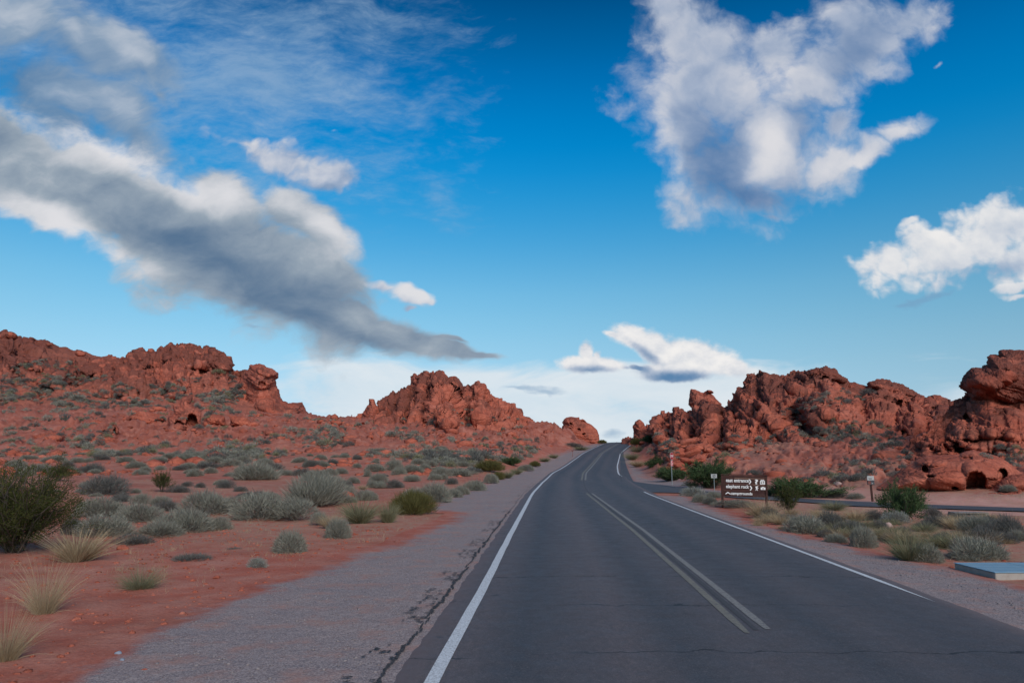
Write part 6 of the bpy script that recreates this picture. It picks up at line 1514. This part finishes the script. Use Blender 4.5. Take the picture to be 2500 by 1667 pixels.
# hiker
h_ = Sh()
pt = lambda *q: [(sx(x), sz(y)) for x, y in q]
h_.prism([(sx(1424 + 15 * math.cos(a)), sz(738 + 13 * math.sin(a))) for a in np.linspace(0, 6.28, 9)[:-1]], -.012, -.001)
h_.prism(pt((1385, 740), (1412, 752), (1418, 800), (1396, 826), (1372, 812), (1366, 780)), -.012, -.001)
h_.prism(pt((1358, 745), (1380, 742), (1364, 800), (1350, 796)), -.0125, -.001)
h_.prism(pt((1372, 812), (1396, 822), (1388, 846), (1364, 880), (1346, 878), (1366, 842)), -.0118, -.001)
h_.prism(pt((1386, 822), (1404, 806), (1420, 842), (1424, 878), (1398, 880), (1404, 848)), -.0116, -.001)
h_.prism(pt((1414, 766), (1422, 782), (1450, 800), (1442, 814), (1410, 790)), -.0114, -.001)
h_.build('symbol', M_LET, sg)
cm = Sh().prism(pt((1515, 850), (1515, 775), (1555, 775), (1566, 758), (1614, 758), (1625, 775), (1662, 775), (1662, 850)), -.012, -.001).build('symbol', M_LET, sg)
ring = lambda r: [(sx(1592 + r * math.cos(a)), sz(815 + r * math.sin(a))) for a in np.linspace(0, 6.28, 13)[:-1]]
Sh().prism(ring(26), -.0145, -.0121).build('lens', M_BROWN, cm); Sh().prism(ring(17), -.017, -.0146).build('lens', M_LET, cm)

# ---- stop sign
p0 = flat(1642, 1185); Y0 = float(p0[1]); zz = lambda py: CAM_H + (1111 - py) / FPX * Y0
ss = empty('stop_sign', (float(p0[0]), Y0, 0), R(51)); tag(ss, 'red octagonal stop sign on a steel post, turned towards the side road', 'stop sign')
Sh().rod(0, .03, -.1, zz(1105), .026, 8).build('post', M_GALV, ss)
def octo(r): return [(r / math.cos(math.pi / 8) * math.cos(math.pi / 8 + i * math.pi / 4), zc + r / math.cos(math.pi / 8) * math.sin(math.pi / 8 + i * math.pi / 4)) for i in range(8)]
zc = (zz(1104) + zz(1122)) / 2; rr_ = (zz(1104) - zz(1122)) / 2
pn = Sh().prism(octo(rr_), -.008, .0).build('panel', M_SWHITE, ss); Sh().prism(octo(rr_ * .92), -.0105, -.0082).build('red_face', M_RED, pn)
text('STOP', -rr_ * .78, rr_ * .78, zc - rr_ * .30, zc + rr_ * .30, -.0108, .002, M_LET, pn)
za, zb = zz(1137), zz(1123.4); hw = .185
pl_ = Sh().box(-hw, hw, -.008, .0, za, zb).build('small_plate', M_SWHITE, ss); Sh().box(-hw + .02, hw - .02, -.0105, -.0082, za + .02, zb - .02).build('red_face', M_RED2, pl_)
hh = zb - za; q = Sh()
for f0, f1, a, b_ in ((.80, .88, -.6, .2), (.66, .74, -.6, .1), (.48, .54, -.7, .7), (.36, .42, -.7, .6), (.20, .28, -.6, .1), (.08, .12, -.5, .0)): q.box(a * hw, b_ * hw, -.0125, -.0107, za + hh * f0, za + hh * f1)
q.build('small_print', M_LET, pl_)

# ---- small white notice
Y0 = 46.0; zz = lambda py: CAM_H + (1111 - py) / FPX * Y0
ns = empty('notice_sign', (float(at(1743, 1160, Y0)[0]), Y0, 0), R(-6)); tag(ns, 'small white notice with black print on a thin post before a green bush', 'sign')
Sh().rod(0, .02, -.1, zz(1158), .018, 8).build('post', M_GALV, ns)
za, zb, hw = zz(1165.2), zz(1155), .178
pl_ = Sh().box(-hw, hw, -.006, .0, za, zb).build('panel', M_SWHITE, ns); q = Sh(); hh = zb - za
for x0, x1, a, b_ in ((-.94, .94, .93, .97), (-.94, .94, .03, .07), (-.94, -.9, .07, .93), (.9, .94, .07, .93), (-.55, .55, .72, .84), (-.5, -.1, .54, .66), (.05, .5, .54, .66), (-.6, .1, .36, .48), (.2, .6, .36, .48), (-.45, .45, .18, .28)):
    q.box(x0 * hw, x1 * hw, -.008, -.0062, za + hh * a, za + hh * b_)
q.build('small_print', M_BLACK, pl_)

# ---- brown post with a white plate and a dark box
p0 = flat(2132, 1222); Y0 = float(p0[1]); zz = lambda py: CAM_H + (1111 - py) / FPX * Y0
bx = empty('box_post', (float(p0[0]) - .04, Y0, 0), R(-14)); bx.rotation_euler = (0, R(-1.6), R(-14)); tag(bx, 'brown wooden post carrying a white plate over a small dark box, beside the side road', 'post')
Sh().box(-.045, .045, -.04, .05, -.1, zz(1179)).build('post', M_BROWN, bx, .006)
Sh().box(-.16, .155, -.09, -.06, zz(1170.4), zz(1160)).build('white_plate', M_SWHITE, bx, .012)
Sh().box(-.10, .07, -.0935, -.0905, zz(1165.6), zz(1164.8)).box(-.08, .05, -.0935, -.0905, zz(1167.8), zz(1166.9)).build('small_print', M_BLACK, bx)
d_ = Sh().box(-.145, .165, -.085, .08, zz(1181), zz(1170.8)).build('box', M_DGREEN, bx, .008)
Sh().box(-.135, -.005, -.0885, -.0855, zz(1179.6), zz(1172)).build('red_plate', M_SIGNBACK, d_); Sh().box(.03, .08, -.0885, -.0855, zz(1178.2), zz(1176.6)).build('white_label', M_SWHITE, d_)

# ---- signs at the crest
def far_sign(name, px, py_base, Y0, label, cat, rz=0.0):
    p = at(px, py_base, Y0); z = float(ground_z(np.array([p[0]]), np.array([p[1]]))[0])
    o = empty(name, (float(p[0]), Y0, z), rz); tag(o, label, cat); return o, (lambda py: CAM_H + (1111 - py) / FPX * Y0 - z)
o, zz = far_sign('white_sign', 1568, 1079, 170., 'white rectangular road sign at the crest, right of the road', 'road sign')
Sh().rod(0, .05, -.6, zz(1066), .05, 6).build('post', M_BROWN, o); pn = Sh().box(-.34, .34, -.03, .0, zz(1074), zz(1065)).build('panel', M_SWHITE, o)
Sh().box(-.18, .18, -.04, -.031, zz(1072.4), zz(1069.8)).box(-.2, .2, -.04, -.031, zz(1068.6), zz(1067.2)).build('faint_print', M_CONC, pn)
o, zz = far_sign('marker_post', 1579, 1077, 168., 'slim brown post with two small white plates, behind the white crest sign', 'post')
Sh().box(-.10, .10, .0, .12, -.6, zz(1060.5)).build('post', M_SIGNBACK, o); pn = Sh().box(-.21, .21, -.03, -.002, zz(1065.4), zz(1060)).build('plate', M_SWHITE, o)
Sh().box(-.09, .07, -.04, -.031, zz(1064.2), zz(1061.2)).build('dark_mark', M_BLACK, pn); Sh().box(-.18, .18, -.03, -.002, zz(1072), zz(1070.2)).build('plate', M_SWHITE, o)
o, zz = far_sign('diamond_sign', 1400, 1082, 158., 'brown back of a diamond shaped road sign on the left verge near the crest', 'road sign')
Sh().rod(0, .06, -.8, zz(1065), .06, 6).build('post', M_SIGNBACK, o); c0, r0 = zz(1071), .60
Sh().prism([(r0, c0), (0, c0 + r0), (-r0, c0), (0, c0 - r0)], -.03, .0).build('panel', M_SIGNBACK, o); Sh().prism([(-.38, zz(1066)), (.38, zz(1066)), (.30, zz(1062.6)), (-.30, zz(1062.6))], -.032, .002).build('top_plate', M_SIGNBACK, o)
o, zz = far_sign('marker_stake', 1398, 1106, 124., 'short brown stake with a crossbar at the edge of the left gravel', 'stake')
Sh().box(-.035, .035, .0, .06, -.3, zz(1100)).build('stake', M_SIGNBACK, o); Sh().box(-.24, .16, -.03, -.002, zz(1101), zz(1099.6)).build('crossbar', M_SIGNBACK, o)

# ---- blue topped concrete slab, lower right
sb = empty('concrete_slab', (8.76, 13.9, 0), R(1)); tag(sb, 'low concrete slab with a weathered blue painted top, at the right edge of the gravel', 'slab')
Sh().box(0, 3.4, 0, 1.22, -.08, .092).build('base', M_CONC, sb, .012)
Sh().box(-.012, 1.02, -.012, 1.23, .0945, .106).build('blue_panel', M_BLUE, sb, .003); Sh().box(1.035, 3.4, -.012, 1.23, .0945, .106).build('blue_panel', M_BLUE, sb, .003)
q = Sh()
for i in range(1, 6): q.box(-.010, 3.38, i * .204 - .004, i * .204 + .004, .1062, .1074)
q.build('plank_joint', M_BLACK, sb)
# ---- culvert head
p0 = flat(2373, 1257); cu = empty('culvert_head', (float(p0[0]), float(p0[1]), 0), R(-4)); tag(cu, 'low concrete culvert head with a dark opening, in the verge before the side road', 'culvert')
Sh().box(-.62, .62, .0, .5, .06, .095).build('lintel', M_CONCS, cu, .01); Sh().box(-.62, -.5, .02, .5, -.1, .058).box(.5, .62, .02, .5, -.1, .058).build('side_wall', M_CONCS, cu); Sh().box(-.498, .498, .12, .5, -.05, .058).build('opening', M_BLACK, cu)  # a solid black block stands in for the shade inside the opening

# ---- single stones
b = B('pink_stone'); M_PINK = b.done(b.mix(b.noise(9, 4), (.30, .185, .155), (.46, .33, .29)), .9, b.bump(b.noise(16, 4), .5, .01)); b = B('blue_grey_stone'); M_BST = b.done(b.mix(b.noise(12, 4), (.16, .19, .24), (.26, .29, .34)), .8, b.bump(b.noise(20, 4), .4, .01))
def stone(px, py, w, h, m, label, seed):
    p = flat(px, py); s = float(p[1]) / FPX; ms = Mass(); r_ = np.random.default_rng(seed)
    block(ms, np.zeros(3), 1.0, r_, 3, (1, .8, 1), 8, .06, .95)
    V = np.vstack(ms.v); V = V / np.array([np.ptp(V[:, 0]), np.ptp(V[:, 1]), np.ptp(V[:, 2])]) * np.array([w * s, w * s * .8, h * s * 1.5])
    o = obj('stone', V, np.vstack(ms.t), m, attrs={'scree': np.zeros(len(V))}); o.location = (float(p[0]), float(p[1]) + w * s * .3, float(ground_z(p[:1], p[1:2])[0]) + h * s * .3); tag(o, label, 'stone')
stone(2170, 1290, 21, 13, M_PINK, 'pale pink stone in the dry grass before the dark spiky bush', 3)
stone(283, 1593, 19, 8, M_BST, 'flat blue grey stone on the soil near the gravel, lower left', 4)
stone(296, 1609, 12, 7, M_BST, 'little dark blue stone just below the flat blue grey one', 5)
stone(296, 1349, 30, 11, ROCK, 'flat red stone below the long double sage mound', 6)
stone(840, 1226, 46, 22, ROCK, 'red ledge block under the sage beside the tall sagebrush', 7)
stone(2050, 1202, 16, 9, M_PINK, 'small pale stone on the pink slope left of the post box', 8)
stone(350, 1632, 18, 6, ROCK, 'dark red sliver of stone at the edge of the gravel, lower left', 9)
stone(527, 1410, 0 + 16, 6, ROCK, 'small red stone on bare soil below the flat mat plant', 10)
plant('pale', 622, 1384, 38, 22, 'tiny plant with pale bluish leaves alone on the red soil')
